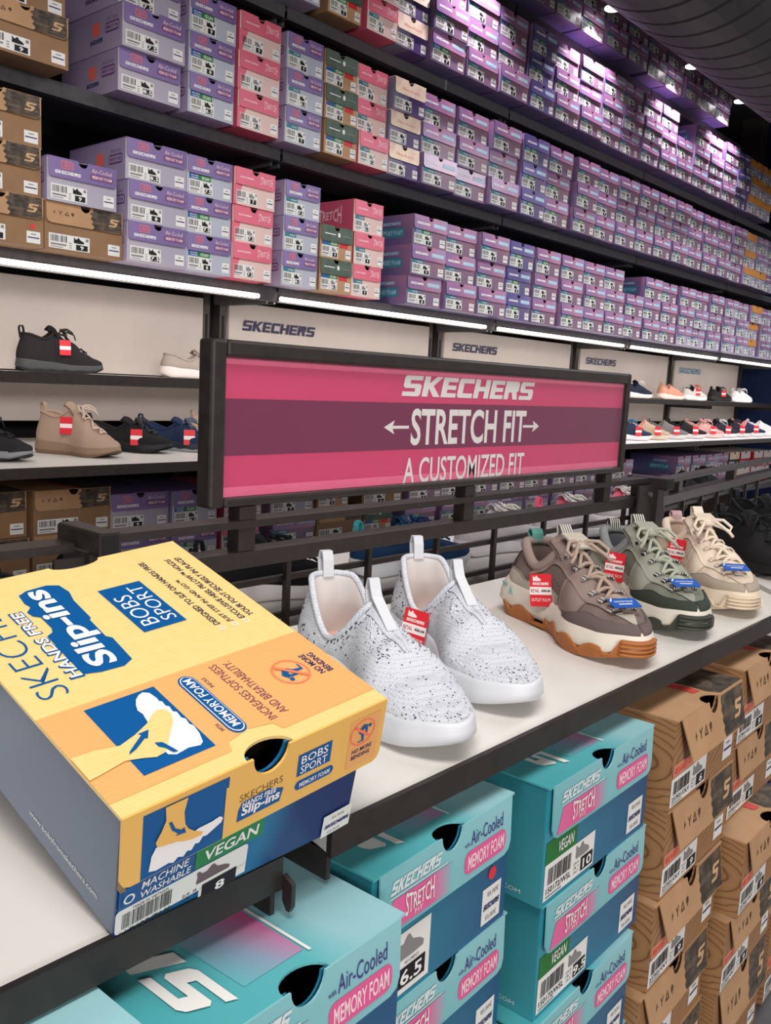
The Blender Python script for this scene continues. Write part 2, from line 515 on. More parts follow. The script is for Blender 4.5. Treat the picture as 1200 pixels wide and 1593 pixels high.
def pr_lav_flap(mb, f, W_, H_):
    x0, x1, y0, y1 = .17 * W_, .35 * W_, .48 * H_, .86 * H_
    d_poly(mb, f, rrect(x0, y0, x1, y1, .004, .004, 2), LOGOR, 1)
    d_poly(mb, f, rrect(x0 + .0022, y0 + .0022, x1 - .0022, y1 - .0022, .003, .003, 2), LAVF, 2)
    d_text(mb, f, 'GO', x0 + .006, y0 + .004, x1 - .006, y1 - .004, LOGOR, 3, .2, .03, 1)
    d_wordmark(mb, f, .08 * W_, .20 * H_, .46 * W_, .36 * H_, WHITE, 1, .2)
    d_text(mb, f, 'Air-Cooled', .62 * W_, .58 * H_, .92 * W_, .80 * H_, PINKT, 1, .1, 0, 1)
    d_poly(mb, f, rrect(.60 * W_, .22 * H_, .95 * W_, .52 * H_, .004, .004, 2), MAUVE, 1)
    d_text(mb, f, 'MEMORY FOAM', .625 * W_, .28 * H_, .925 * W_, .46 * H_, PINKT, 2, 0, .02, 1)
def pr_lav_side(mb, f, D_, H_):
    d_poly(mb, f, rrect(.50 * D_, .42 * H_, .63 * D_, .72 * H_, .005, .005, 2), LOGOR, 1)
    d_wordmark(mb, f, .46 * D_, .24 * H_, .68 * D_, .34 * H_, INK, 1, .2)
    d_poly(mb, f, rrect(.72 * D_, .40 * H_, .95 * D_, .64 * H_, .006, .006, 2), MAUVE, 1)
    d_poly(mb, f, rrect(.728 * D_, .44 * H_, .942 * D_, .60 * H_, .004, .004, 2), LAVS, 2)
    d_text(mb, f, 'MEMORY FOAM', .745 * D_, .47 * H_, .925 * D_, .57 * H_, MAUVE, 3, 0, .01, 1)
    d_text(mb, f, 'Air-Cooled', .75 * D_, .68 * H_, .92 * D_, .78 * H_, MAUVE, 1, .1, 0, 1)
def stretch_warp(yc, amp):
    def wq(a, b, x, y):
        return x, y + (b - .45) * amp * (abs(2 * a - 1) ** 1.5)
    return wq
def pr_pink_flap(mb, f, W_, H_):
    d_wordmark(mb, f, .10 * W_, .40 * H_, .44 * W_, .50 * H_, PINKT, 1, .2)
    d_text(mb, f, 'STRETCH', .62 * W_, .34 * H_, .93 * W_, .62 * H_, PINKT, 1, 0, .01, 1, warp=stretch_warp(.5, .3 * H_))
def pr_pink_side(mb, f, D_, H_):
    d_text(mb, f, 'STRETCH', .38 * D_, .42 * H_, .80 * D_, .66 * H_, PINKT, 1, 0, .01, 2, warp=stretch_warp(.5, .35 * H_))
def pr_pink_front(mb, f, W_, H_):
    d_poly(mb, f, [(0, 0), (.06 * W_, 0), (.2 * W_, .55 * H_), (0, .55 * H_)], PINKF, 1)
def pr_green_flap(mb, f, W_, H_):
    d_rect(mb, f, .10 * W_, .44 * H_, .44 * W_, .50 * H_, STICK, 1)
    d_poly(mb, f, ell(.55 * W_, .48 * H_, .006, .008, 10), STICK, 1)
    d_rect(mb, f, .66 * W_, .44 * H_, .92 * W_, .48 * H_, GREYP, 1)
def pr_cream_flap(mb, f, W_, H_):
    d_text(mb, f, 'Skechers', .2 * W_, .3 * H_, .8 * W_, .5 * H_, LOGOR, 1, .2, 0, 1)
def pr_iri_flap(mb, f, W_, H_):
    d_wordmark(mb, f, .08 * W_, .36 * H_, .46 * W_, .52 * H_, WHITE, 1, .2)
    d_poly(mb, f, rrect(.56 * W_, .30 * H_, .95 * W_, .62 * H_, .004, .004, 2), CYANP, 1)
    d_text(mb, f, 'MEMORY FOAM', .60 * W_, .38 * H_, .91 * W_, .54 * H_, WHITE, 2, 0, .02, 1)
def pr_iri_side(mb, f, D_, H_):
    d_wordmark(mb, f, .50 * D_, .66 * H_, .80 * D_, .76 * H_, CYANP, 1, .2)
    d_poly(mb, f, rrect(.42 * D_, .24 * H_, .86 * D_, .56 * H_, .006, .006, 2), TEALP, 1)
    d_text(mb, f, 'MEMORY FOAM', .45 * D_, .31 * H_, .83 * D_, .49 * H_, CYANP, 2, .1, .02, 1)
def icons(mb, f, x0, y0, x1, y1, m, layer=2):
    W_, H_ = x1 - x0, y1 - y0
    X = lambda q: x0 + q * W_
    Y = lambda q: y0 + q * H_
    d_poly(mb, f, [(X(.06), Y(.5)), (X(.085), Y(.6)), (X(.08), Y(1)), (X(.11), Y(.62)), (X(.16), Y(.5)), (X(.11), Y(.4)), (X(.08), Y(0)), (X(.07), Y(.4))], m, layer)
    d_poly(mb, f, [(X(.34), Y(0)), (X(.37), Y(0)), (X(.37), Y(.4)), (X(.45), Y(.95)), (X(.40), Y(.9)), (X(.355), Y(.55)), (X(.30), Y(.9)), (X(.27), Y(.95)), (X(.34), Y(.4))], m, layer)
    d_poly(mb, f, [(X(.54), Y(0)), (X(.74), Y(0)), (X(.64), Y(1)), (X(.625), Y(.8)), (X(.69), Y(.15)), (X(.60), Y(.15)), (X(.62), Y(.7)), (X(.61), Y(.8))], m, layer)
    d_poly(mb, f, [(X(.88), Y(0)), (X(.91), Y(0)), (X(.91), Y(.25)), (X(.98), Y(.45)), (X(.93), Y(.5)), (X(.98), Y(.75)), (X(.93), Y(.75)), (X(.895), Y(1)), (X(.86), Y(.75)), (X(.81), Y(.75)), (X(.86), Y(.5)), (X(.81), Y(.45)), (X(.88), Y(.25))], m, layer)
BROWNINK = mat('brown_ink', (74, 50, 36), 0.6)
TAN = mat('tan_print', (196, 160, 122), 0.5)
def pr_brown_flap(mb, f, W_, H_):
    n = 8
    pts = [(.55 * W_ + (.02 * W_ if i % 2 else -.012 * W_) + .05 * W_ * i / n, H_ * (1 - i / n)) for i in range(n + 1)]
    # keep clear of the thumb notch
    pts[0] = (.60 * W_, H_ * .985)
    pts[1] = (.60 * W_, H_ * .84)
    d_poly(mb, f, pts + [(.985 * W_, .03 * H_), (.985 * W_, H_ * .985)], BARK, 1)
    d_slogo(mb, f, .80 * W_, .28 * H_, .95 * W_, .66 * H_, TAN, 2)
    icons(mb, f, .07 * W_, .42 * H_, .36 * W_, .62 * H_, BROWNINK, 1)
def pr_brown_top(mb, f, W_, D_):
    d_poly(mb, f, [(.62 * W_, .004), (W_, .004), (W_, D_), (.50 * W_, D_)], BARK, 1)
    d_poly(mb, f, [(.56 * W_, .022), (.62 * W_, .014), (.52 * W_, D_), (.40 * W_, D_)], mat('red_brush_print', (206, 66, 62), 0.5), 2)

KIND = {}
SZ = ['7', '7.5', '8', '6.5', '8.5', '9']
def add_kind(k, parts, labels):
    """parts: shared body/lid meshes; labels: list of variants, each a list of further parts"""
    ps = [(n, b.mesh(n)) for n, b in parts]
    ls = [[(n, b.mesh(n)) for n, b in v] for v in labels]
    KIND[k] = (ps, ls)
def std_labels(w, style='plain', shoe=None, dots=False, sizes=SZ):
    out = [[size_label(w, s, style, shoe=shoe), price_sticker(w)] for s in sizes]
    if dots:
        out.append([size_label(w, sizes[0], style, shoe=shoe), price_sticker(w, dot=True)])
    return out
WB, HB, DB = 0.192, 0.1055, 0.29
add_kind('lilac', box_parts(WB, DB, HB, LAVB, LAVS, LAVF, LAVF, flap_print=pr_lav_flap, side_print=pr_lav_side, fh=.46, over=.001), std_labels(WB, dots=True))
add_kind('lilac_vegan', box_parts(.160, DB, HB, LAVB2, LAVS, LAVF, LAVF, flap_print=pr_lav_flap, side_print=pr_lav_side, fh=.46, over=.001), std_labels(.160, 'vegan', dots=True))
add_kind('lilac_teal', box_parts(.152, DB, HB, LAVB2, LAVS, LAVF, LAVF, flap_print=pr_lav_flap, side_print=pr_lav_side, fh=.46, over=.001), std_labels(.152, 'teal'))
add_kind('pink', box_parts(.158, DB, HB, PINKB, PINKS, PINKF, PINKF, flap_print=pr_pink_flap, side_print=pr_pink_side, front_print=pr_pink_front, fh=.46, over=.001), std_labels(.158, shoe=GREYP))
add_kind('pink_teal', box_parts(.148, DB, HB, PINKB, PINKS, PINKF, PINKF, flap_print=pr_pink_flap, side_print=pr_pink_side, fh=.46, over=.001), std_labels(.148, 'teal', shoe=GREYP))
add_kind('green', box_parts(.150, DB, HB, KRAFT, KRAFTD, GREENF, GREENF, flap_print=pr_green_flap, fh=.48, over=.002), std_labels(.150, 'red', shoe=GREYP))
add_kind('cream', box_parts(.168, DB, HB, PLUM, PLUM, CREAMF, CREAMF, flap_print=pr_cream_flap, fh=.48), std_labels(.168))
WI = 0.199
add_kind('iridescent', box_parts(WI, DB, HB, IRIB, IRIS, IRIS, IRIF, flap_print=pr_iri_flap, side_print=pr_iri_side, fh=.46, alpha=.05, over=.001), std_labels(WI, 'teal', dots=False, sizes=['7', '8', '6', '9']))
add_kind('iri_vegan', box_parts(WI, DB, HB, IRIB, IRIS, IRIS, IRIF, flap_print=pr_iri_flap, side_print=pr_iri_side, fh=.46, alpha=.05, over=.001), std_labels(WI, 'vegan', sizes=['7', '8', '6']))
add_kind('violet', box_parts(WI * .96, DB, HB, DIRIB, IRIS, IRIS, DIRIF, flap_print=pr_iri_flap, side_print=pr_iri_side, fh=.46, alpha=.04), std_labels(WI * .96, 'vegan', sizes=['10', '8', '9']))
add_kind('amber', box_parts(WI, DB, HB, SILVGLARE, IRIS, ORANGEF, ORANGEF, fh=.40, alpha=.04), std_labels(WI, 'teal', sizes=['8', '9']))
add_kind('iri_glare', box_parts(WI, DB, HB, SILVGLARE, IRIS, IRIS, IRIF, flap_print=pr_iri_flap, side_print=pr_iri_side, fh=.44, alpha=.05), std_labels(WI, 'teal', sizes=['7', '8']))  # iridescent box with the glare put into its body colour
add_kind('red', box_parts(WI * .9, DB, HB, REDB, REDB, REDF, REDF, fh=.44, alpha=.04), std_labels(WI * .9, sizes=['8', '9']))
add_kind('black', box_parts(WI * .9, DB, HB, BLACKB, BLACKB, CREAMF, CREAMF, fh=.44, alpha=.04), std_labels(WI * .9, sizes=['8', '9']))
add_kind('brown', box_parts(.222, .30, .118, KRAFTD, KRAFTD, KRAFT, KRAFT, flap_print=pr_brown_flap, top_print=pr_brown_top, fh=.44, over=.001, corner=.012), std_labels(.222, sizes=['6', '11', '10', '9'], dots=True))

def place_box(k, label, group, x, y, z, rot=0.0, variant=0):
    ps, ls = KIND[k]
    t = thing('shoe_box', label, 'shoebox', (x, y, z), rot, group)
    body = None
    for n, me in ps:
        o = put(me, n, t)
        body = body or o
    for n, me in ls[variant % len(ls)]:
        put(me, n, body)
    return t
def kind_h(k):
    return .118 if k == 'brown' else HB
def kind_w(k):
    return {'lilac': WB, 'lilac_vegan': .160, 'lilac_teal': .152, 'pink': .158, 'pink_teal': .148, 'green': .15, 'cream': .168, 'violet': WI * .96, 'red': WI * .9, 'black': WI * .9, 'brown': .222}.get(k, WI)
DESC = {'lilac': 'lilac shoebox with purple lid', 'lilac_vegan': 'lilac shoebox, green vegan tag', 'lilac_teal': 'pale lilac shoebox, purple lid', 'pink': 'blush shoebox with pink lid', 'pink_teal': 'small pink lidded shoebox',
        'green': 'kraft shoebox with forest-green lid', 'cream': 'plum shoebox with cream lid', 'iridescent': 'iridescent purple shoebox', 'iri_vegan': 'iridescent purple shoebox, green tag', 'violet': 'deep violet shoebox', 'amber': 'silvery shoebox with amber lid',
        'iri_glare': 'iridescent shoebox with painted glare', 'red': 'red shoebox with white lid', 'black': 'black shoebox with cream lid', 'brown': 'kraft bark-print shoebox'}
ORD = ['', 'first', 'second', 'third', 'fourth', 'fifth', 'sixth', 'seventh', 'eighth', 'ninth', 'tenth', 'eleventh', 'twelfth', 'thirteenth', 'fourteenth', 'fifteenth', 'sixteenth', 'seventeenth', 'eighteenth', 'nineteenth', 'twentieth',
       'twenty-first', 'twenty-second', 'twenty-third', 'twenty-fourth', 'twenty-fifth', 'twenty-sixth', 'twenty-seventh', 'twenty-eighth', 'twenty-ninth', 'thirtieth', 'thirty-first', 'thirty-second', 'thirty-third', 'thirty-fourth']
def level_word(i, n):
    return 'only box' if n == 1 else ('bottom' if i == 0 else ('top' if i == n - 1 else 'middle'))

# ------------------------------------------------------------------ the room
WALLP = mat('dark_wall_paint', (30, 29, 33), 0.85, 0.2)
NAVY = mat('navy_wall_paint', (24, 34, 66), 0.8, 0.2)
FLOORM = noise_mat('grey_concrete_floor', 3, [(0.3, (136, 131, 127)), (0.7, (158, 153, 148))], 0.45, 0.4)
CEILM = mat('black_ceiling_paint', (20, 20, 22), 0.9, 0.1)
OFFW = mat('off_white_wall_paint', (170, 165, 160), 0.9, 0.2)
def slab(name, lo, hi, m):
    b = MB()
    b.box(lo, hi, m)
    return structure(b.build(name))
slab('floor', (-3.0, -4.0, -0.1), (7.5, 2.9, 0.0), FLOORM)
slab('ceiling', (-3.0, -4.0, 3.4), (7.5, 2.9, 3.5), CEILM)
slab('wall_back', (-3.0, 2.75, 0.0), (7.3, 2.85, 3.4), WALLP)
slab('wall_right', (7.3, 1.7, 0.0), (7.4, 2.85, 3.4), NAVY)
# ---- wall fixture: uprights, back panels, shelves, light strips
YF, YP, YB = 2.255, 2.572, 2.17
BAYX = [0.74, 1.985, 3.228, 4.476, 5.735, 6.985]
BN = ['first', 'second', 'third', 'fourth', 'fifth']
UPR = mat('brown_grey_upright', (74, 66, 62), 0.45, 0.4)
PANEL = noise_mat('warm_white_panel', 8, [(0.3, (206, 194, 186)), (0.7, (212, 200, 192))], 0.6, 0.3)
LOGOB = mat('navy_lettering', (44, 40, 76), 0.4)
for i, x in enumerate(BAYX):
    t = thing('wall_upright', 'dark twin slotted upright of the shoe wall, %s from the left' % ORD[i + 1], 'upright', (x, 2.60, 0), 0, 'uprights of the shoe wall')
    for s in (-1, 1):
        b = MB()
        b.box((s * .036 - .014, -.02, 0), (s * .036 + .014, .14, 3.25), UPR)
        b.box((s * .036 - .005, -.0205, 1.0), (s * .036 + .005, -.019, 1.40), DARK)
        b.build('post', t)
    b = MB()
    b.box((-.022, .02, 0), (.022, .14, 3.25), DARK)
    b.build('web', t)
for i in range(5):
    xa, xb = BAYX[i] + .057, BAYX[i + 1] - .057
    t = thing('logo_board', 'warm white display board behind the shoes, %s bay from left' % BN[i], 'board', ((xa + xb) / 2, YP, 1.03), 0, 'white panels of the shoe wall')
    W_ = xb - xa
    b = MB()
    b.box((-W_ / 2, 0, .150), (W_ / 2, .02, .42), PANEL)
    b.build('upper_board', t)
    b = MB()
    b.box((-W_ / 2, 0, 0), (W_ / 2, .02, .128), PANEL)
    b.build('lower_board', t)
    if i:
        b = MB()
        f = Fr((-W_ / 2, -.003, 0), (1, 0, 0), (0, 0, 1))
        lx = [0, 2.099, 3.345, 4.59, 5.85][i] - xa
        b2 = MB()
        d_wordmark(b2, f, lx, .325, lx + .365, .352 if False else .362, LOGOB if i < 4 else mat('steel_blue_lettering', (96, 130, 160), .4), 1, .22)
        o = b2.build('wordmark', t)
        o['label'] = 'dark raised brand lettering'
def shelf_thing(i, name, label, group, y0, z, thick, top_m, edge_m, fascia=0.0, yb=2.56):
    xa, xb = BAYX[i] + .006, BAYX[i + 1] - .006
    t = thing(name, label, 'shelf', ((xa + xb) / 2, y0, z), 0, group)
    W_ = xb - xa
    b = MB()
    b.box((-W_ / 2, .004, -.012), (W_ / 2, yb - y0, 0), top_m)
    b.build('board', t)
    b = MB()
    b.box((-W_ / 2, 0, -thick), (W_ / 2, .004, .0015), edge_m)
    b.box((-W_ / 2, .004, -thick), (W_ / 2, .03, -thick + .003), edge_m)
    b.build('front_edge', t)
    for s in (-1, 1):
        b = MB()
        b.box((s * (W_ / 2 - .01) - .004, .0305, -.05), (s * (W_ / 2 - .01) + .004, yb - y0, -.0125), edge_m)
        b.build('bracket', t)
    return t
ROWZ = [1.484, 1.914, 2.341, 2.747]
RN = ['box shelf above light strips', 'second box shelf up', 'third box shelf up', 'topmost box shelf']
for r in range(4):
    for i in range(5):
        if r == 3 and i == 4:
            continue
        shelf_thing(i, 'box_shelf', 'black steel shelf, %s bay from left, %s' % (BN[i], RN[r]), 'black box shelves', YF, ROWZ[r] - .002, .044 if r == 0 else .036, SHELFBLACK, SHELFBLACK)
WHITEL = mat('white_laminate', (226, 223, 216), 0.35, 0.4)
for i in range(5):
    shelf_thing(i, 'shoe_shelf', 'slim dark shoe shelf in the middle of %s bay from left' % BN[i], 'slim shoe shelves', 2.25, 1.1764, .028, WHITEL, DARKMETAL)
    shelf_thing(i, 'display_shelf', 'deep white shoe shelf with dark edge, %s bay from left' % BN[i], 'deep white shoe shelves', 1.80, .9795, .022, WHITEL, DARKMETAL)
    shelf_thing(i, 'box_shelf', 'low black shelf under the white shelf, %s bay from left' % BN[i], 'low box shelves', 2.1, .640, .04, SHELFBLACK, SHELFBLACK)
LEDM = mat('light_strip_glow', (255, 244, 232), 0.5, emit=1.0)
bsdf(LEDM).inputs['Emission Strength'].default_value = 3.5
for i in range(5):
    xa, xb = BAYX[i] + .004, BAYX[i + 1] - .09
    t = thing('light_strip', 'glowing white tube light under box shelf, %s bay from left' % BN[i], 'light', ((xa + xb) / 2, YF - .0125, 1.447), 0, 'light strips of the shoe wall')
    W_ = (xb - xa) / 2
    b = MB()
    b.tube([(-W_, 0, 0), (W_, 0, 0)], .0074, LEDM, 12)
    b.build('tube', t, True)
    b = MB()
    b.box((-W_, .0085, -.006), (W_, .0122, .010), DARKMETAL)
    b.build('holder', t)
    l = bpy.data.lights.new('light_strip_beam', 'AREA')
    l.shape = 'RECTANGLE'
    l.size, l.size_y, l.energy, l.color = W_ * 2, .015, 1.5, (1.0, .93, .87)
    o = bpy.data.objects.new('light_strip_beam', l)
    COL.objects.link(o)
    o.location = ((xa + xb) / 2, YF - .005, 1.436)
    o.rotation_euler = (math.radians(28), 0, 0)
# ---- stacks of boxes on the wall
def stack(row, col, xl, k, n, z0, yb=YB, seed=0, rowname=''):
    ks = k if isinstance(k, list) else [k] * n
    n = len(ks)
    z = z0
    for i, kk in enumerate(ks):
        w_ = kind_w(kk)
        lab = '%s, %s of %s stack from left, %s' % (DESC[kk], level_word(i, n), ORD[col], rowname)
        place_box(kk, lab, 'shoeboxes on the wall shelves', xl + w_ / 2 + R.uniform(-.002, .002), yb + R.uniform(-.012, .012), z, R.uniform(-.012, .012), R.randrange(6))
        z += kind_h(kk) + .0004
def iri_mix():
    return [R.choice(['iridescent', 'iridescent', 'iridescent', 'iri_vegan']) for _ in range(3)]
rowA = [(.4225, 'brown'), (.5279, ['brown', 'lilac']), (.6311, 'lilac'), (.722, 'lilac_vegan'), (.7975, 'pink'), (.886, 'lilac_teal'), (.961, ['green', 'green']), (1.035, 'pink_teal')]
rowA += [(x, iri_mix()) for x in (1.169, 1.268, 1.363)] + [(1.461, 'violet'), (1.556, iri_mix()), (1.655, iri_mix()), (1.752, iri_mix()), (1.845, iri_mix()), (1.94, iri_mix()[:2])]
rowA += [(x, iri_mix()) for x in (2.037, 2.138)] + [(2.236, ['iri_glare', 'iridescent', 'iridescent']), (2.332, ['iri_glare', 'iri_glare', 'iridescent']), (2.428, ['iri_glare', 'iridescent', 'iridescent']), (2.54, ['iri_glare'] * 3), (2.637, ['iri_glare'] * 3), (2.735, ['amber'] * 3), (2.832, ['iri_glare'] * 3), (2.93, ['iri_glare'] * 3)]
rowB = [(.450, ['brown', 'brown']), (.622, 'lilac'), (.7205, 'lilac_vegan'), (.800, 'pink'), (.885, 'lilac_teal'), (.960, 'green'), (1.032, 'pink_teal'), (1.105, 'cream')]
rowB += [(x, iri_mix()) for x in (1.184, 1.283, 1.380)] + [(1.480, 'violet')] + [(x, iri_mix()) for x in (1.575, 1.682, 1.778, 1.873, 1.968, 2.063, 2.160, 2.256, 2.352, 2.45)] + [(2.548, 'iridescent'), (2.644, 'amber'), (2.741, ['amber', 'iri_glare', 'iri_glare']), (2.838, 'iri_glare')]
rowC = [(.790, 'pink'), (.877, 'lilac_teal'), (.962, 'green'), (1.041, 'pink_teal'), (1.112, 'cream')]
rowC += [(x, iri_mix()) for x in (1.196, 1.292, 1.388)] + [(1.487, 'violet')] + [(x, iri_mix()) for x in (1.580, 1.675, 1.769, 1.863, 1.957, 2.051)] + [(2.146, iri_mix()[:2]), (2.241, iri_mix()), (2.338, iri_mix()), (2.434, iri_mix()), (2.53, 'violet'), (2.628, 'amber'), (2.725, 'amber')]
rowD = [(x, iri_mix()[:2]) for x in (1.27, 1.366, 1.464, 1.56, 1.657, 1.755, 1.855, 1.962, 2.06, 2.157, 2.254, 2.35)]
RL = ['box shelf above light strips', 'second box shelf up', 'third box shelf up', 'topmost box shelf']
for r, row in enumerate((rowA, rowB, rowC, rowD)):
    for c, (xs, k) in enumerate(row):
        stack(r, c + 1, xs * YB, k, 3 if r < 3 else 2, ROWZ[r], rowname=RL[r])
# under the deep white shelf
low = [(.400, ['brown', 'brown']), (.508, ['brown', 'brown']), (.6135, ['lilac', 'lilac']), (.7050, ['lilac_vegan', 'lilac_vegan']), (.792, ['pink_teal', 'pink_teal']), (.884, ['iridescent', 'lilac']), (.975, ['brown', 'green']), (1.085, ['green', 'brown'])]
low += [(x, R.choice([['iridescent', 'iridescent'], ['lilac', 'iridescent'], ['iri_vegan', 'iridescent']])) for x in (1.195, 1.292, 1.389, 1.486, 1.583, 1.68, 1.777, 1.874, 1.971)]
low += [(2.075, ['iridescent']), (2.185, ['iridescent']), (2.307, ['iridescent'] * 2), (2.41, ['iridescent'] * 2), (2.508, ['iridescent', 'iri_glare']), (2.606, ['iridescent'] * 2), (2.704, ['black', 'black']), (2.795, ['red', 'red']), (2.883, ['red', 'red']), (2.971, ['red', 'red'])]
for c, (xs, k) in enumerate(low):
    stack(5, c + 1, xs * YB, k, 2, .6408, rowname='shelf under white shelf')
# ---- ceiling: spiral duct and the narrow spotlights that graze the top boxes
DUCTM = noise_mat('dark_duct_fabric', 5, [(0.3, (36, 33, 37)), (0.7, (46, 42, 47))], 0.5, 0.4)
t = thing('ventilation_duct', 'big dark ribbed ventilation duct running under the ceiling', 'duct', (0.3, 1.45, 2.87))
b = MB()
prof = []
x = 0.0
while x < 6.9:
    prof += [(x, .41), (x + .112, .41), (x + .118, .400), (x + .126, .400)]
    x += .132
SEG = 48
vs, fs = [], []
for px, r in prof:
    for k in range(SEG):
        a = 2 * math.pi * k / SEG
        vs.append((px + .10 * math.sin(a * .5) * 0 , r * math.cos(a), r * math.sin(a)))
for i in range(len(prof) - 1):
    for k in range(SEG):
        l = (k + 1) % SEG
        fs.append((i * SEG + k, (i + 1) * SEG + k, (i + 1) * SEG + l, i * SEG + l))
b.add(vs, fs, DUCTM)
b.build('duct_skin', t)
for k in range(4):
    b = MB()
    b.tube([(.9 + 1.7 * k, 0, .40), (.9 + 1.7 * k, 0, .53)], .006, DARKMETAL)
    b.build('hanger', t)
SPOTG = mat('spotlight_glow', (255, 250, 255), 0.5, emit=1.0)
bsdf(SPOTG).inputs['Emission Strength'].default_value = 14.0
for i, (sx, lb) in enumerate([(2.80, 'leftmost'), (3.70, 'second from left'), (4.55, 'third from left'), (5.21, 'rightmost')]):
    t = thing('spotlight', 'small round spotlight grazing the top boxes, %s of four' % lb, 'spotlight', (sx, 2.08, 2.843), 0, 'spotlights along the top boxes')
    b = MB()
    b.tube([(0, 0, .004), (0, 0, .03), (0, 0, .075)], [.040, .040, .030], DARKMETAL, 20)
    b.build('can', t)
    b = MB()
    b.tube([(0, 0, .0), (0, 0, .006)], .034, SPOTG, 20)
    b.build('lens', t)
    b = MB()
    b.tube([(0, 0, .07), (0, 0, .557)], .005, DARKMETAL)
    b.build('stem', t)
    l = bpy.data.lights.new('spotlight_beam', 'SPOT')
    l.energy = 44
    l.spot_size = math.radians(106)
    l.spot_blend = 0.45
    l.shadow_soft_size = 0.02
    l.color = (1.0, 0.88, 1.0)
    o = bpy.data.objects.new('spotlight_beam', l)
    COL.objects.link(o)
    o.location = (sx, 2.08, 2.838)
    o.rotation_euler = (math.radians(6), 0, 0)

# ------------------------------------------------------------------ the gondola table in the foreground
def poly_slab(b, pts, z0, z1, m):
    n = len(pts)
    vs = [(x, y, z1) for x, y in pts] + [(x, y, z0) for x, y in pts]
    b.add(vs, [list(range(n)), list(range(2 * n - 1, n - 1, -1))] + [((i + 1) % n, i, i + n, (i + 1) % n + n) for i in range(n)], m)
TZ = 0.89
def table(label, pts, lip0, lip1, ends=(0, 1), TZ=TZ):
    t = thing('display_table', label, 'table', (pts[0][0], pts[0][1], TZ), 0, 'white topped display tables')
    T = lambda q: [(x - pts[0][0], y - pts[0][1]) for x, y in q]
    b = MB()
    poly_slab(b, T(pts), -.018, 0, WHITEL)
    b.build('tabletop', t)
    (xa, ya), (xb, yb) = T([lip0, lip1])
    d = Vector((xb - xa, yb - ya, 0))
    ln = d.length
    M = Matrix.Translation((xa, ya, 0)) @ Matrix.Rotation(math.atan2(d.y, d.x), 4, 'Z')
    b = MB()
    b.box((0, -.005, -.021), (ln, 0, .0022), DARKMETAL, M)
    b.box((0, 0, -.021), (ln, .02, -.0185), DARKMETAL, M)
    b.build('front_edge', t)
    for s in ends:
        b = MB()
        q = .001 if s == 0 else ln - .006
        b.box((q, .0, -.040), (q + .004, .30, -.0185), DARKMETAL, M)
        b.build('bracket', t)
    return t
ta = table('white table with dark edge under the yellow box', [(-1.2, .407), (.375, .407), (.46, .80), (-1.2, .80)], (-1.2, .407), (.375, .407), (1,), .886)
b = MB()
b.prism([(0, .006), (.004, 0), (.007, 0), (.009, .004), (.009, .020), (0, .024)], Fr((1.5745, -.0055, -.034), (0, -1, 0), (0, 0, 1)), .0035, DARKMETAL)
b.build('end_clip', ta)
tb = table('white table with dark edge under the rhinestone and trail shoes', [(.42, .407), (1.425, .407), (1.83, .80), (.50, .80)], (.42, .407), (1.425, .407), (0,))
tc_ = table('white table beyond the dark slit with black shoes', [(1.452, .407), (2.9, .58), (2.87, .90), (1.858, .80)], (1.452, .407), (2.9, .58), ())
for lx, ly in ((.55, .30), (1.30, .40), (.55, .10), (1.30, .22)):
    b = MB()
    b.box((lx - .02, ly - .02, -TZ), (lx + .02, ly + .02, -.0185), DARKMETAL)
    b.build('leg', tc_)
# rails and posts
def rail_set(label, x0, x1, z1, z2, y=.86, M=None, bars=(), wires=()):
    M = M or Matrix.Identity(4)
    t = thing('gondola_rail', label, 'railing', M @ Vector((x0, y, 0)), 0, 'dark rails behind the tables')
    M2 = Matrix.Translation(-(M @ Vector((x0, y, 0)))) @ M
    b = MB()
    b.box((x0, y, z1 - .0095), (x1, y + .036, z1), DARKMETAL, M2)
    b.build('top_rail', t)
    b = MB()
    b.box((x0, y, z2 - .021), (x1, y + .034, z2), DARKMETAL, M2)
    b.build('lower_rail', t)
    for bx in bars:
        b = MB()
        b.box((bx - .004, y + .010, .70), (bx + .004, y + .018, z2 - .021), DARKMETAL, M2)
        b.build('grille_bar', t)
    for wz in wires:
        b = MB()
        b.box((x0, y + .018, wz - .004), (x1, y + .026, wz + .004), DARKMETAL, M2)
        b.build('grille_wire', t)
    return t
BARS = [.64 + .1625 * k for k in range(8)]
rs = rail_set('dark double rail with grille under the pink sign', .508, 1.862, 1.018, .978, bars=BARS, wires=(.930, .878, .80))
rail_set('dark double rail left of the first post, behind yellow box', -1.2, .484, 1.013, .978, bars=[-.9 + .1625 * k for k in range(8)], wires=(.930, .878, .80))
for sx in (.722, 1.195, 1.674):
    b = MB()
    b.box((sx - .508 - .0135, .003, .9785), (sx - .508 + .0135, .025, 1.008), DARKMETAL)
    b.build('stub', rs)
MR = Matrix.Translation((1.905, .86, 0)) @ Matrix.Rotation(math.radians(6.8), 4, 'Z') @ Matrix.Translation((-1.905, -.86, 0))
rr = rail_set('dark double rail at the right behind black shoes', 1.905, 3.2, 1.008, .969, M=MR, bars=[2.0 + .1625 * k for k in range(7)], wires=(.93, .878, .80))
for bx in (2.09, 2.62):
    b = MB()
    b.box((bx - 1.905, .006, .96), (bx - 1.905 + .028, .03, 1.0), DARKMETAL, Matrix.Rotation(math.radians(6.8), 4, 'Z'))
    b.build('stub', rr)
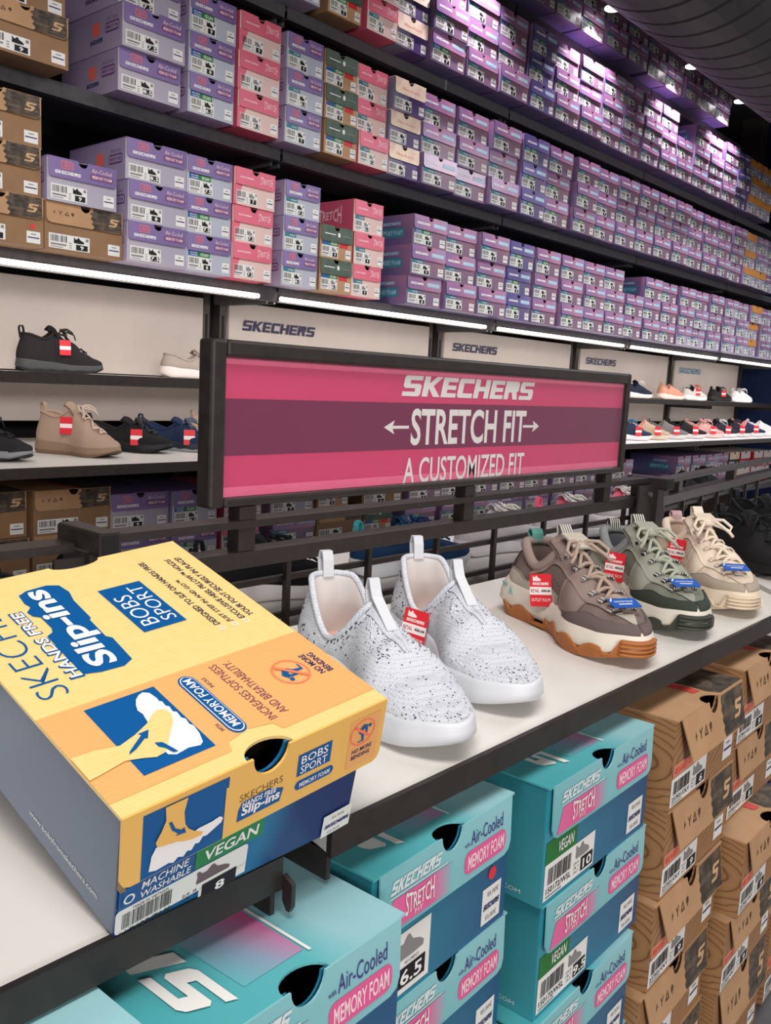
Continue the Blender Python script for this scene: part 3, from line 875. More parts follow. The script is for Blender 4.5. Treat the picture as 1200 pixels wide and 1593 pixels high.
def post(label, x0, x1, y0, y1, ztop, plate):
    t = thing('gondola_post', label, 'post', ((x0 + x1) / 2, (y0 + y1) / 2, 0), 0, 'posts of the display tables')
    cx, cy = (x0 + x1) / 2, (y0 + y1) / 2
    b = MB()
    b.box((x0 - cx, y0 + .02 - cy, 0), (x1 - cx, y1 - .01 - cy, ztop - .024), DARKMETAL)
    b.build('upright', t)
    b = MB()
    hw, hl = (x1 - x0) / 2 + .001, (y1 - y0) / 2
    f = Fr((-hw, -hl, ztop - .026), (1, 0, 0), (0, 0, 1))
    b.prism(rrect(0, 0, 2 * hw, .026, .004, .004, 4), f, 2 * hl, DARKMETAL)
    f2 = Fr((-hw, -hl - .0004, ztop - .026), (1, 0, 0), (0, 0, 1))
    d_poly(b, f2, rrect(.003, .003, 2 * hw - .003, .023, .002, .002, 3), DARK, 0)
    b.build('top_block', t)
    b = MB()
    b.box((plate[0] - cx, y0 + .028 - cy, plate[1]), (x0 - cx - .0005, y0 + .033 - cy, plate[2]), DARKMETAL)
    sp = b.build('side_plate', t)
    b = MB()
    bx = (plate[0] * .35 + x0 * .65) - cx
    b.tube([(bx, y0 + .029 - cy, plate[2] - .02), (bx, y0 + .022 - cy, plate[2] - .02)], .0055, SHELFBLACK, 10)
    b.build('bolt', sp)
    return t
post('dark square post with bolt behind the yellow box', .490, .514, .82, .905, 1.029, (.455, .93, 1.000))
post('dark square post right of the pink sign', 1.866, 1.90, .82, .915, 1.020, (1.79, .80, 1.004))
# the frame below: back wall, base deck, legs
b = MB()
t = thing('stock_deck', 'low dark steel deck carrying the boxes under the tables', 'shelf', (0, .6, 0))
b.box((-1.2, -.25, .0), (1.63, .19, .09), SHELFBLACK)
b.build('plinth', t)
b = MB()
b.box((-1.2, -.27, .0905), (1.64, .195, .256), SHELFBLACK)
b.build('deck', t)
b = MB()
b.box((-1.2, .80, .257), (1.84, .815, .868), SHELFBLACK)
tag(b.build('back_board'), 'dark upright board behind the boxes under the tables', 'board')
# far side of the gondola
t = thing('rear_table', 'white table on the far side of the rails with sneakers', 'table', (-1.2, .93, .855))
b = MB()
b.box((0, 0.0, -.018), (2.98, .30, 0), WHITEL)
b.build('tabletop', t)
b = MB()
b.box((0, .3005, -.022), (2.98, .305, .002), DARKMETAL)
b.build('front_edge', t)
b = MB()
b.box((0, .02, -.855), (2.98, .10, -.0185), SHELFBLACK)
b.build('support_wall', t)

# ------------------------------------------------------------------ the sign
PINK1 = gradient_mat('sign_pink', (0, 0, 1, 0), [(0, (204, 68, 110)), (0.5, (200, 62, 104)), (1, (206, 74, 112))], 0.35, 0.4)
MAROON = mat('sign_maroon', (116, 46, 78), 0.35, 0.4)
PINK2 = mat('sign_pink_band', (230, 110, 144), 0.35, 0.4)
SGREY = mat('sign_silver_lettering', (224, 220, 218), 0.35, 0.4)
t = thing('shop_sign', 'pink stretch fit sign in a dark metal frame above the rails', 'sign', (1.195, .872, 1.036))
X0, X1, Z0, Z1 = -.535, .54, 0.0, .204
b = MB()
fr = .0225
for lo, hi in (((X0, -.012, Z0), (X0 + fr, .016, Z1)), ((X1 - fr * .55, -.012, Z0), (X1, .016, Z1)), ((X0 + fr, -.012, Z1 - .021), (X1 - fr * .55, .016, Z1)), ((X0 + fr, -.012, Z0), (X1 - fr * .55, .016, Z0 + .012))):
    b.box(lo, hi, DARKMETAL)
o = b.build('frame', t)
bv = o.modifiers.new('bevel', 'BEVEL')
bv.width = .004
bv.segments = 2
b = MB()
f = Fr((X0 + fr, -.0005, Z0 + .012), (1, 0, 0), (0, 0, 1))
PW, PH = X1 - fr * .55 - X0 - fr, Z1 - .021 - Z0 - .012
b.prism([(0, 0), (PW, 0), (PW, PH), (0, PH)], f, .006, PINK1)
d_rect(b, f, 0, .30 * PH, PW, .71 * PH, MAROON, 1)
d_rect(b, f, 0, 0, PW, .07 * PH, PINK2, 1)
d_rect(b, f, 0, PH * .955, PW, PH, PINK2, 1)
ox, oz = 1.195 + X0 + fr, 1.036 + Z0 + .012
def SR(x0, z0, x1, z1):
    return x0 - ox, z0 - oz, x1 - ox, z1 - oz
d_wordmark(b, f, *SR(1.0167, 1.1795, 1.381, 1.2105), SGREY, 2, .25)
d_text(b, f, 'STRETCH FIT', *SR(1.043, 1.105, 1.361, 1.1613), SGREY, 2, 0, .022, 4)
d_text(b, f, 'A CUSTOMIZED FIT', *SR(1.030, 1.0465, 1.363, 1.0865), SGREY, 2, 0, .012, 4)
for s, xa, xb in ((1, .981, 1.038), (-1, 1.405, 1.352)):
    a0 = xa - ox
    zc = 1.133 - oz
    dx = (xb - xa)
    d_poly(b, f, [(a0, zc), (a0 + dx * .42, zc + .0105), (a0 + dx * .34, zc + .0022), (a0 + dx, zc + .0022), (a0 + dx, zc - .0022), (a0 + dx * .34, zc - .0022), (a0 + dx * .42, zc - .0105)], SGREY, 2)
b.build('printed_panel', t)
GLASS = mat('clear_acrylic', (255, 255, 255), 0.02, 0.5)
_tr = N(GLASS, 'ShaderNodeBsdfTransparent')
_gl = N(GLASS, 'ShaderNodeBsdfGlossy')
_gl.inputs['Roughness'].default_value = 0.03
_lw = N(GLASS, 'ShaderNodeFresnel')
_lw.inputs['IOR'].default_value = 1.5
_mx = N(GLASS, 'ShaderNodeMixShader')
_ge = N(GLASS, 'ShaderNodeNewGeometry')
_ff = N(GLASS, 'ShaderNodeMath', operation='SUBTRACT')
_ff.inputs[0].default_value = 1.0
L(GLASS, _ge.outputs['Backfacing'], _ff.inputs[1])
_fm = N(GLASS, 'ShaderNodeMath', operation='MULTIPLY')
L(GLASS, _lw.outputs[0], _fm.inputs[0])
L(GLASS, _ff.outputs[0], _fm.inputs[1])
L(GLASS, _fm.outputs[0], _mx.inputs[0])
L(GLASS, _tr.outputs[0], _mx.inputs[1])
L(GLASS, _gl.outputs[0], _mx.inputs[2])
L(GLASS, _mx.outputs[0], GLASS.node_tree.nodes['Material Output'].inputs['Surface'])
b = MB()
b.box((X0 + fr, -.0065, Z0 + .012), (X1 - fr * .55, -.0045, Z1 - .021), GLASS)
b.build('acrylic_cover', t)
for sx in (.722, 1.195, 1.674):
    b = MB()
    b.box((sx - 1.195 - .0135, -.010, 1.0185 - 1.036), (sx - 1.195 + .0135, .012, -.0005), DARKMETAL)
    b.build('stub', t)

# ------------------------------------------------------------------ teal and kraft boxes under the tables
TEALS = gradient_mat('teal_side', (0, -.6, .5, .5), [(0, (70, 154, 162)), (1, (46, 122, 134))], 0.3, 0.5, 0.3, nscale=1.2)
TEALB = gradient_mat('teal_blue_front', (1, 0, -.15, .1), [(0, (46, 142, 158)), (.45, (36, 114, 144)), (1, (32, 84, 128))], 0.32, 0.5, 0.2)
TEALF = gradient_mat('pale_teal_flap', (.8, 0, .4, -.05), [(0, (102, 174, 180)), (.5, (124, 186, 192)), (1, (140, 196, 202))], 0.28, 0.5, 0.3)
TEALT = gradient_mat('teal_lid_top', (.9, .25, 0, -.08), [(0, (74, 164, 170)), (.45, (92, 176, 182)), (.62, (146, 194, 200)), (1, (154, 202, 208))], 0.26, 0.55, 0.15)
PINKFADE = gradient_mat('pink_fade_print', (.5, .6, 0, -.05), [(0, (92, 176, 182)), (.28, (136, 158, 180)), (.58, (206, 106, 156)), (1, (212, 104, 158))], 0.28, 0.5)
HOT = mat('hot_pink_print', (218, 92, 146), 0.35)
SILV = mat('silver_print', (208, 218, 220), 0.35)
VIOL = mat('violet_print', (62, 58, 128), 0.4)
PALEP = mat('pale_rose_print', (244, 208, 220), 0.4)
DKGREEN = mat('dark_green_print', (30, 112, 48), 0.4)
PINKFADE2 = gradient_mat('hot_pink_fade', (1, 0, 0, 0), [(0, (218, 100, 150)), (.7, (214, 96, 148)), (1, (128, 178, 190))], 0.32, 0.5)
def pr_teal_flap(mb, f, W_, H_):
    # left: word mark over a pink patch; right: cooled foam lines
    d_wordmark(mb, f, .06 * W_, .62 * H_, .42 * W_, .82 * H_, SILV, 2, .4)
    d_rect(mb, f, .06 * W_, .565 * H_, .46 * W_, .585 * H_, SILV, 2)
    d_text(mb, f, 'STRETCH', .16 * W_, .23 * H_, .36 * W_, .46 * H_, STICK, 4, 0, .012, 3, warp=stretch_warp(.5, .15 * H_))
    d_text(mb, f, 'FIT', .225 * W_, .13 * H_, .28 * W_, .20 * H_, STICK, 4, 0, .0, 2)
    d_text(mb, f, 'with', .595 * W_, .60 * H_, .635 * W_, .67 * H_, VIOL, 2, 0, .01, 2)
    d_text(mb, f, 'Air-Cooled', .645 * W_, .58 * H_, .915 * W_, .82 * H_, VIOL, 2, 0, 0, 3)
    d_poly(mb, f, rrect(.60 * W_, .12 * H_, .95 * W_, .50 * H_, .007, .007, 5), HOT, 1)
    d_text(mb, f, 'MEMORY FOAM', .625 * W_, .19 * H_, .93 * W_, .43 * H_, PALEP, 2, 0, .02, 3)
def teal_extra(w, H0, W_):
    pass
def pr_teal_top(mb, f, W_, D_):
    pf = Fr(f.p(W_, 0), f.v, -f.u)
    a0 = .016
    for ch in 'SKECH':
        for poly in _B[ch]:
            d_poly(mb, pf, [(a0 + px * .0040 + .0014 * py, W_ * .71 + py * .0030) for px, py in poly], STICK, 3)
        a0 += .0470
    d_poly(mb, f, [(.605 * W_, .018), (.618 * W_, .018), (.618 * W_, D_), (.605 * W_, D_)], STICK, 3)
    bf = Fr(f.p(W_, D_), -f.u, -f.v)
    d_text(mb, bf, 'Comfort', .08 * W_, D_ - .118, .34 * W_, D_ - .104, BLACK, 3, 0, .0, 2)
def pr_teal_side(mb, f, D_, H_):
    d_text(mb, f, 'SKECHERS.COM', .72 * D_, .05 * H_, .93 * D_, .085 * H_, SILV, 1, 0, 0, 2)
def teal_patch(w, d, h, fh=.44):
    """the soft pink prints as thin meshes with their own gradient, used as parts"""
    m = MB()
    f = Fr((-w / 2, -0.002, h), (1, 0, 0), (0, 1, 0))
    d_poly(m, f, [(.34 * w, .022), (.50 * w, .022), (.60 * w, .022), (.605 * w, .20), (.30 * w, .20)], PINKFADE, 1)
    n = MB()
    H = fh * h
    v = Vector((0, math.sin(.03), math.cos(.03)))
    ff = Fr(Vector((-(w - .012) / 2, -0.0035, h)) - v * H, (1, 0, 0), v)
    W_ = w - .012
    d_poly(n, ff, [(.03 * W_, .06 * H), (.48 * W_, .06 * H), (.50 * W_, .53 * H), (.08 * W_, .53 * H)], PINKFADE2, 1)
    return [('pink_lid_print', m), ('pink_flap_print', n)]
def near_label(w, size, code, vegan=True, x0=.02, x1=.46, y0=.004, y1=.040):
    m = MB()
    f = Fr((-w / 2, -0.0005, 0), (1, 0, 0), (0, 0, 1))
    a, b_ = x0 * w, x1 * w
    W_, H_ = b_ - a, y1 - y0
    X = lambda q: a + q * W_
    Y = lambda q: y0 + q * H_
    d_rect(m, f, a, y0, b_, y1, STICK, 0)
    d_barcode(m, f, X(.06), Y(.40), X(.52), Y(.86), BLACK, 1, 26)
    d_text(m, f, code, X(.04), Y(.16), X(.52), Y(.33), BLACK, 1, 0, .01, 2)
    d_rect(m, f, X(.04), Y(.06), X(.34), Y(.10), GREYP, 1)
    for r_, tx in enumerate(('EUR 40', 'UK 7', 'CM 27')):
        d_text(m, f, tx, X(.57), Y(.38 - .13 * r_), X(.68), Y(.46 - .13 * r_), BLACK, 1, 0, 0, 1)
    d_rect(m, f, X(.72), Y(.08), X(.97), Y(.48), BLACK, 1)
    d_text(m, f, size, X(.845 - .045 * len(size)), Y(.14), X(.845 + .045 * len(size)), Y(.42), WHITE, 2, 0, .02, 2)
    d_shoe(m, f, X(.60), Y(.54), X(.88), Y(.94), GREYP, 1)
    if vegan:
        d_rect(m, f, X(0), Y(1.0), X(.60), Y(1.62), DKGREEN, 0)
        d_text(m, f, 'VEGAN', X(.22), Y(1.14), X(.52), Y(1.46), WHITE, 1, .1, .012, 2)
    return ('size_label', m)
def near_label_small(w, size):
    """portrait label with a grey shoe and large size"""
    m = MB()
    f = Fr((-w / 2, -0.0005, 0), (1, 0, 0), (0, 0, 1))
    a, b_, y0, y1 = .02 * w, .40 * w, .004, .056
    W_, H_ = b_ - a, y1 - y0
    X = lambda q: a + q * W_
    Y = lambda q: y0 + q * H_
    d_rect(m, f, a, y0, b_, y1, STICK, 0)
    d_shoe(m, f, X(.36), Y(.56), X(.88), Y(.92), GREYP, 1)
    d_rect(m, f, X(.42), Y(.10), X(.92), Y(.42), BLACK, 1)
    d_text(m, f, size, X(.48), Y(.14), X(.86), Y(.38), WHITE, 2, 0, .02, 2)
    d_barcode(m, f, X(.05), Y(.1), X(.22), Y(.9), BLACK, 1, 4)
    d_text(m, f, "WOMEN'S", X(.55), Y(.46), X(.8), Y(.51), BLACK, 1, 0, 0, 1)
    return ('size_label', m)
def near_box(kind, name_label, group, xl, xr, yl, yr, ztop, w, d, h, parts):
    rot = math.atan2(yr - yl, xr - xl)
    cx, cy = (xl + xr) / 2, (yl + yr) / 2
    t = thing('shoe_box', name_label, 'shoebox', (cx, cy, ztop - h), rot, group)
    made = {}
    for n, b in parts:
        own = made.get('lid') if n.startswith('pink') else (made.get('body') if n in ('size_label', 'price_sticker') else t)
        made[n] = put(b.mesh(n), n, own)
    return t
def teal(w, h, dot=False, label=None, price=True):
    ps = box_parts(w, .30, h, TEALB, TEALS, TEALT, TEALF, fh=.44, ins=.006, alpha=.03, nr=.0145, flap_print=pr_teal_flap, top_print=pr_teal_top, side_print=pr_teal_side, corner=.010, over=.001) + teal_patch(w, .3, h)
    if label:
        ps.append(label)
    ps.append(price_sticker(w, .80, .955, .006, .040, dot, True))
    return ps
HT = .1183
ZT = .846
GT = 'teal shoeboxes under the white tables'
spec = [
    # stack name, xl, xr, yl, yr, shifts, sizes
    ('second', .4515, .645, .390, .399, [(0, 0), (.006, .002), (.012, -.004), (.006, 0), (.006, .0)], [('6.5', 's', True), ('7', 'v', False), ('8', 'v', False), ('8', 'v', False), ('8', 'v', False)]),
    ('right', .6765, .899, .3805, .3855, [(0, 0), (.006, .001), (-.012, -.004), (.0, 0), (.004, .0)], [('10', 'v', False), ('9.5', 'v', False), ('9', 'v', False), ('9', 'v', False), ('9', 'v', False)]),
    ('front', .2500, .4360, .3425, .3486, [(0, 0), (.003, .002), (.0, .0), (.0, 0), (.004, .0)], [('7', 'v', False)] * 5),
]
NM = {'second': 'middle teal stack between two others', 'right': 'teal stack beside the kraft boxes', 'front': 'teal stack nearest in front under yellow box'}
LV = ['topmost', 'second from top', 'third from top', 'fourth from top', 'lowest']
for nm, xl, xr, yl, yr, sh, lab in spec:
    w_ = math.hypot(xr - xl, yr - yl)
    for i in range(5):
        dx, dy = sh[i]
        s_, style, dot = lab[i]
        lb = near_label_small(w_, s_) if style == 's' else near_label(w_, s_, '150172/WSL')
        extra = ', size %s' % s_ if (nm, i) in (('second', 0), ('right', 0), ('right', 1)) else ''
        near_box('teal', 'teal shoebox%s, %s in the %s' % (extra, LV[i], NM[nm]), GT, xl + dx, xr + dx, yl + dy, yr + dy, ZT - i * HT, w_, .3, HT - .0006, teal(w_, HT - .0006, dot, lb))
# the pale teal stack at the left corner stands a little higher
for i in range(5):
    near_box('teal', 'pale teal shoebox, %s in the stack at lower left corner' % LV[i], GT, .046, .2415, .355, .361, .8625 - i * .1208, .195, .3, .1209, teal(.195, .1209, False, near_label(.195, '8', '150172/WSL')))

WOODS = None
def wood_side(name='wood_ring_print'):
    m = mat(name, (160, 112, 70), 0.5, 0.35)
    tc = N(m, 'ShaderNodeTexCoord')
    mp = N(m, 'ShaderNodeMapping')
    mp.inputs['Location'].default_value = (0.03, -.06, -.115)
    mp.inputs['Scale'].default_value = (1.0, 1.0, 2.2)
    L(m, tc.outputs['Object'], mp.inputs[0])
    wv = N(m, 'ShaderNodeTexWave', wave_type='RINGS', rings_direction='SPHERICAL')
    wv.inputs['Scale'].default_value = 26
    wv.inputs['Distortion'].default_value = 3.0
    wv.inputs['Detail'].default_value = 1.0
    wv.inputs['Detail Scale'].default_value = 1.2
    L(m, mp.outputs[0], wv.inputs['Vector'])
    L(m, ramp(m, [(0.0, (116, 82, 54)), (0.04, (122, 86, 57)), (0.10, (150, 112, 75)), (1, (158, 119, 82))], wv.outputs[0]), bsdf(m).inputs['Base Color'])
    return m
WOODS = wood_side()
ORFLAP = mat('rust_print', (206, 132, 104), 0.5)
def pr_kraft_flap(mb, f, W_, H_):
    n = 10
    pts = [((.60 + .012 * math.sin(i * 2.1) + .03 * i / n) * W_, H_ * (.84 - .80 * i / n)) for i in range(n + 1)]
    pts = [(.61 * W_, H_ * .985)] + pts
    d_poly(mb, f, pts + [(.99 * W_, .03 * H_), (.99 * W_, H_ * .985)], BARK, 1)
    d_slogo(mb, f, .80 * W_, .30 * H_, .95 * W_, .70 * H_, TAN, 2)
    icons(mb, f, .14 * W_, .38 * H_, .43 * W_, .62 * H_, BROWNINK, 1)
def pr_kraft_top(mb, f, W_, D_):
    n = 14
    edge = [((.60 - .02 * i / n + .010 * math.sin(i * 1.7)) * W_, .016 + (D_ - .016) * i / n) for i in range(n + 1)]
    d_poly(mb, f, edge + [(W_, D_), (W_, .002), (.64 * W_, .002)], BARK, 1)
    red = mat('red_brush_print', (206, 66, 62), 0.5)
    e2 = [((.575 - .03 * i / n + .008 * math.sin(i * 2.3)) * W_, .022 + (D_ - .022) * i / n) for i in range(n + 1)]
    d_poly(mb, f, e2 + [((.46) * W_, D_), (.50 * W_, .024)], red, 2)
def pr_kraft_front(mb, f, W_, H_):
    d_rect(mb, f, .02 * W_, .36 * H_, .30 * W_, .50 * H_, ORFLAP, 1)
    d_text(mb, f, 'RELAXED FIT', .04 * W_, .39 * H_, .28 * W_, .46 * H_, REDDOT, 2, .2, .0, 2)
WOODF = None
def kraft(w, h, size, alpha=.10, dot=False, cut=.10):
    ps = box_parts(w, .31, h, WOODS, WOODS, KRAFT, KRAFT, fh=.50, ins=.008, alpha=alpha, nr=.0155, flap_cut=cut, flap_print=pr_kraft_flap, top_print=pr_kraft_top, front_print=pr_kraft_front, corner=.010)
    ps.append(near_label(w, size, '237501/OLV', False, .01, .52, .004, .038))
    ps.append(price_sticker(w, .80, .95, .01, .038, dot, False))
    return ps
HK = .1085
GK = 'kraft boxes with bark print under the table'
def kraft_stack(nm, rows, bottom=True):
    for i, (xl, yl, size, alpha, dot) in enumerate(rows):
        w_ = .209
        last = i == 4
        h = (ZT - 4 * HK - .256) if last else HK - .0006
        near_box('kraft', 'kraft shoebox with bark print, %s in the %s' % (LV[i], nm), GK, xl, xl + w_, yl, yl + .006, ZT - i * HK, w_, .31, h, kraft(w_, h, size, alpha, dot))
kraft_stack('stack beside the teal boxes', [(.9285, .371, '6', .20, False), (.930, .372, '9', .12, False), (.918, .371, '9', .14, False), (.902, .371, '9', .10, True), (.91, .372, '9', .08, False)])
kraft_stack('stack second from the teal boxes', [(1.178, .3885, '9', .16, False), (1.176, .390, '8', .06, False), (1.145, .351, '9', .08, False), (1.130, .358, '9', .08, False), (1.132, .362, '9', .08, False)])
h5 = ZT - 4 * HK - .256
near_box('kraft', 'kraft shoebox with bark print, farthest at the lower right', GK, 1.385, 1.594, .372, .378, ZT - 4 * HK, .209, .31, h5, kraft(.209, h5, '9', .06))
NAVYB = mat('navy_box_board', (34, 62, 128), 0.4, 0.4)
ps = box_parts(.2, .25, .115, NAVYB, NAVYB, NAVYB, NAVYB, fh=.44)
near_box('navy', 'plain navy blue shoebox on the farthest kraft box', None, 1.40, 1.60, .43, .434, ZT - 4 * HK + .116, .2, .25, .115, ps)

# ------------------------------------------------------------------ the yellow and blue box on the table
YEL = noise_mat('yellow_lid_board', 120, [(0.3, (236, 202, 130)), (0.7, (240, 208, 138))], 0.33, 0.5)
def corrugate(m, scale=85):
    tc = N(m, 'ShaderNodeTexCoord')
    wv = N(m, 'ShaderNodeTexWave', bands_direction='Y')
    wv.inputs['Scale'].default_value = scale
    wv.inputs['Distortion'].default_value = 0.1
    L(m, tc.outputs['Object'], wv.inputs['Vector'])
    bp = N(m, 'ShaderNodeBump')
    bp.inputs['Strength'].default_value = .09
    bp.inputs['Distance'].default_value = .0008
    L(m, wv.outputs[0], bp.inputs['Height'])
    L(m, bp.outputs[0], bsdf(m).inputs['Normal'])
corrugate(YEL)
ORA = mat('orange_lid_print', (236, 172, 106), 0.33, 0.5)
corrugate(ORA)
YELF = mat('yellow_flap_print', (236, 186, 100), 0.33, 0.5)
BLU = mat('deep_blue_print', (10, 86, 148), 0.33, 0.5)
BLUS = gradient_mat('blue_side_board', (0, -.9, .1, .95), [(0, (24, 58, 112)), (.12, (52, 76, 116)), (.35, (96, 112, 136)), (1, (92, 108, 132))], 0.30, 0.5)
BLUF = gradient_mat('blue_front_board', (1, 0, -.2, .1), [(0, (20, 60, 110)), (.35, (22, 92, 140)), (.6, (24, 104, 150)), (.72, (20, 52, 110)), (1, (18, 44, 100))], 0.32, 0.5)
CORAL = mat('coral_ring_print', (244, 128, 92), 0.4)
WHT = mat('white_lid_print', (242, 238, 236), 0.35)
YW, YD, YH = .196, .2514, .1074
YB_ = thing('shoe_box', 'large yellow and blue shoebox lying tilted on the table', 'shoebox', (.2495 - .0135 * 0, .4086, CAMZ - .3298))
YB_.rotation_mode = 'QUATERNION'
Rm = Matrix.Rotation(math.radians(-.52), 3, 'Z') @ Matrix.Rotation(math.radians(15.34), 3, 'X') @ Matrix.Rotation(math.radians(-5.91), 3, 'Y')
YB_.rotation_quaternion = Rm.to_quaternion()
CUT = .0178
hb = YH - .002
b = MB()
x0, x1 = .003, YW - .012
bt = lambda x: CUT * (1 - x / YW) + .0006
NR = .0135
arc = [(YW * .5 + NR * math.cos(math.pi * i / 12), hb - NR * 1.15 * math.sin(math.pi * i / 12)) for i in range(13)]
f = Fr((0, 0, 0), (1, 0, 0), (0, 0, 1))
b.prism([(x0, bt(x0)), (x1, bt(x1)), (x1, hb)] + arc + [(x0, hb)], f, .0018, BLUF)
def wall(b, p, q, m):
    (xa, ya), (xb, yb) = p, q
    b.add([(xa, ya, bt(xa)), (xb, yb, bt(xb)), (xb, yb, hb), (xa, ya, hb)], [(0, 1, 2, 3)], m)
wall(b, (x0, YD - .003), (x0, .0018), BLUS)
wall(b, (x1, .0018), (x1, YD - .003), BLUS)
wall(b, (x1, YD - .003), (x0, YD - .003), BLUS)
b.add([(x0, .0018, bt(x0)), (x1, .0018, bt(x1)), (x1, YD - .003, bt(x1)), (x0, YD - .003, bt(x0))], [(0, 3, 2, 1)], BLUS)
b.add([(x0, .02, hb * .6), (x1, .02, hb * .6), (x1, YD - .003, hb * .6), (x0, YD - .003, hb * .6)], [(0, 1, 2, 3)], INSIDE)
fs_ = Fr((x0, YD, 0), (0, -1, 0), (0, 0, 1))
d_text(b, fs_, 'www.bobsfromskechers.com', YD * .60, .030, YD * .925, .0345, STICK, 1, 0, 0, 2)
YBODY = b.build('body', YB_)
# label group on the front
FX = lambda a: a * YW
FZ = lambda c: c * YH
f = Fr((0, -.0006, 0), (1, 0, 0), (0, 0, 1))
b = MB()
d_poly(b, f, rrect(FX(.015), FZ(.175), FX(.478), FZ(.342), .003, .003, 3), STICK, 0)
d_rect(b, f, FX(.30), FZ(.12), FX(.478), FZ(.20), STICK, 0)
d_barcode(b, f, FX(.036), FZ(.20), FX(.200), FZ(.305), BLACK, 1, 34)
d_text(b, f, 'MADE IN VIETNAM', FX(.07), FZ(.312), FX(.185), FZ(.33), BLACK, 1, 0, 0, 2)
d_text(b, f, '117499/BLK', FX(.03), FZ(.150), FX(.200), FZ(.188), BLACK, 2, 0, .01, 2)
d_text(b, f, 'EUR  38', FX(.24), FZ(.185), FX(.29), FZ(.205), BLACK, 1, 0, 0, 2)
d_text(b, f, 'UK  5', FX(.24), FZ(.155), FX(.29), FZ(.175), BLACK, 1, 0, 0, 2)
d_rect(b, f, FX(.31), FZ(.10), FX(.44), FZ(.205), BLACK, 1)
d_text(b, f, '8', FX(.36), FZ(.11), FX(.395), FZ(.175), WHITE, 2, 0, .03, 3)
d_shoe(b, f, FX(.285), FZ(.225), FX(.41), FZ(.325), mat('grey_mauve_print', (108, 92, 98), .5), 1)
d_rect(b, f, FX(.287), FZ(.222), FX(.405), FZ(.238), STICK, 2)
o = b.build('size_label', YBODY)
b = MB()
d_rect(b, f, FX(.273), FZ(.355), FX(.53), FZ(.49), mat('vegan_green', (44, 128, 74), .45), 1)
d_text(b, f, 'VEGAN', FX(.30), FZ(.385), FX(.505), FZ(.462), WHITE, 2, .1, .02, 3)
b.build('vegan_label', YBODY)
b = MB()
d_rect(b, f, FX(.02), FZ(.345), FX(.27), FZ(.50), mat('wash_blue', (38, 84, 140), .45), 1)
d_text(b, f, 'MACHINE', FX(.09), FZ(.425), FX(.245), FZ(.475), WHITE, 2, .15, .008, 2)
d_text(b, f, 'WASHABLE', FX(.085), FZ(.365), FX(.255), FZ(.410), WHITE, 2, .15, .008, 2)
d_poly(b, f, rrect(FX(.03), FZ(.365), FX(.072), FZ(.485), .001, .001, 2), BLUEP, 2)
d_ring(b, f, FX(.051), FZ(.41), .0035, .0035, .0012, .0012, STICK, 3)
b.build('washable_label', YBODY)
b = MB()
d_rect(b, f, FX(.812), FZ(.03), FX(.947), FZ(.205), STICK, 1)
d_text(b, f, '25,00€', FX(.85), FZ(.155), FX(.91), FZ(.178), GREYP, 2, 0, 0, 2)
d_wordmark(b, f, FX(.822), FZ(.095), FX(.940), FZ(.122), INK, 2, .3)
d_text(b, f, '50,00€', FX(.84), FZ(.045), FX(.90), FZ(.065), GREYP, 2, 0, 0, 2)
b.build('price_sticker', YBODY)
# lid: top and front flap with the thumb hole
b = MB()
tf = Fr((0, -.003, YH), (1, 0, 0), (0, 1, 0))
TD = YD + .003
arc2 = [(YW * .5 - NR * 1.3 * math.cos(math.pi * i / 14), NR * .85 * math.sin(math.pi * i / 14)) for i in range(15)]
arcb = [(YW * .55 + .02 * math.cos(math.pi * i / 12), TD - .0075 * math.sin(math.pi * i / 12)) for i in range(13)]
b.prism([(0, 0)] + arc2 + [(YW, 0), (YW, TD)] + arcb + [(0, TD)], tf, .0022, YEL)
# page frame of the lid print: x runs from front to back, y from right to left
pg = Fr((YW, -.003, YH + .0001), (0, 1, 0), (-1, 0, 0), .0003)
A = lambda a: a * TD
B = lambda q: q * YW
def P(pts):
    return [(A(a), B(q)) for a, q in pts]
d_poly(b, pg, P([(.368, .0), (.368, 1.0), (.045, 1.0), (.045, .60), (.075, .585), (.09, .5), (.075, .415), (.045, .40), (.045, 0)]), ORA, 1)
d_poly(b, pg, P([(.344, .865), (.344, .625), (.080, .627), (.080, .868)]), BLU, 2)
# upside-down style foot in a white shoe
sole = [(.330, .690), (.335, .672), (.325, .655), (.300, .650), (.285, .652), (.280, .645), (.262, .648), (.255, .640), (.235, .645), (.228, .636), (.205, .640), (.195, .632), (.175, .637), (.165, .630), (.135, .636), (.105, .650), (.098, .665),
        (.105, .700), (.100, .745), (.110, .765), (.150, .768), (.175, .755), (.20, .74), (.235, .735), (.262, .728), (.280, .732), (.300, .722), (.318, .708)]
d_poly(b, pg, P(sole), WHT, 3)
leg = [(.208, 1.0), (.205, .93), (.190, .86), (.205, .80), (.225, .745), (.250, .705), (.258, .680), (.250, .660), (.232, .655), (.205, .668), (.185, .690), (.160, .720), (.135, .745), (.118, .770), (.115, .800), (.128, .835), (.140, .88), (.132, .94), (.125, 1.0)]
d_poly(b, pg, P(leg), YEL, 4)
d_poly(b, pg, P([(.152, .858), (.160, .83), (.182, .785), (.178, .778), (.204, .755), (.203, .792), (.196, .786), (.175, .825), (.160, .852)]), BLU, 5)
d_poly(b, pg, P([(.142, .772), (.158, .772), (.150, .752), (.125, .742), (.105, .735), (.108, .750), (.128, .758)]), BLU, 5)
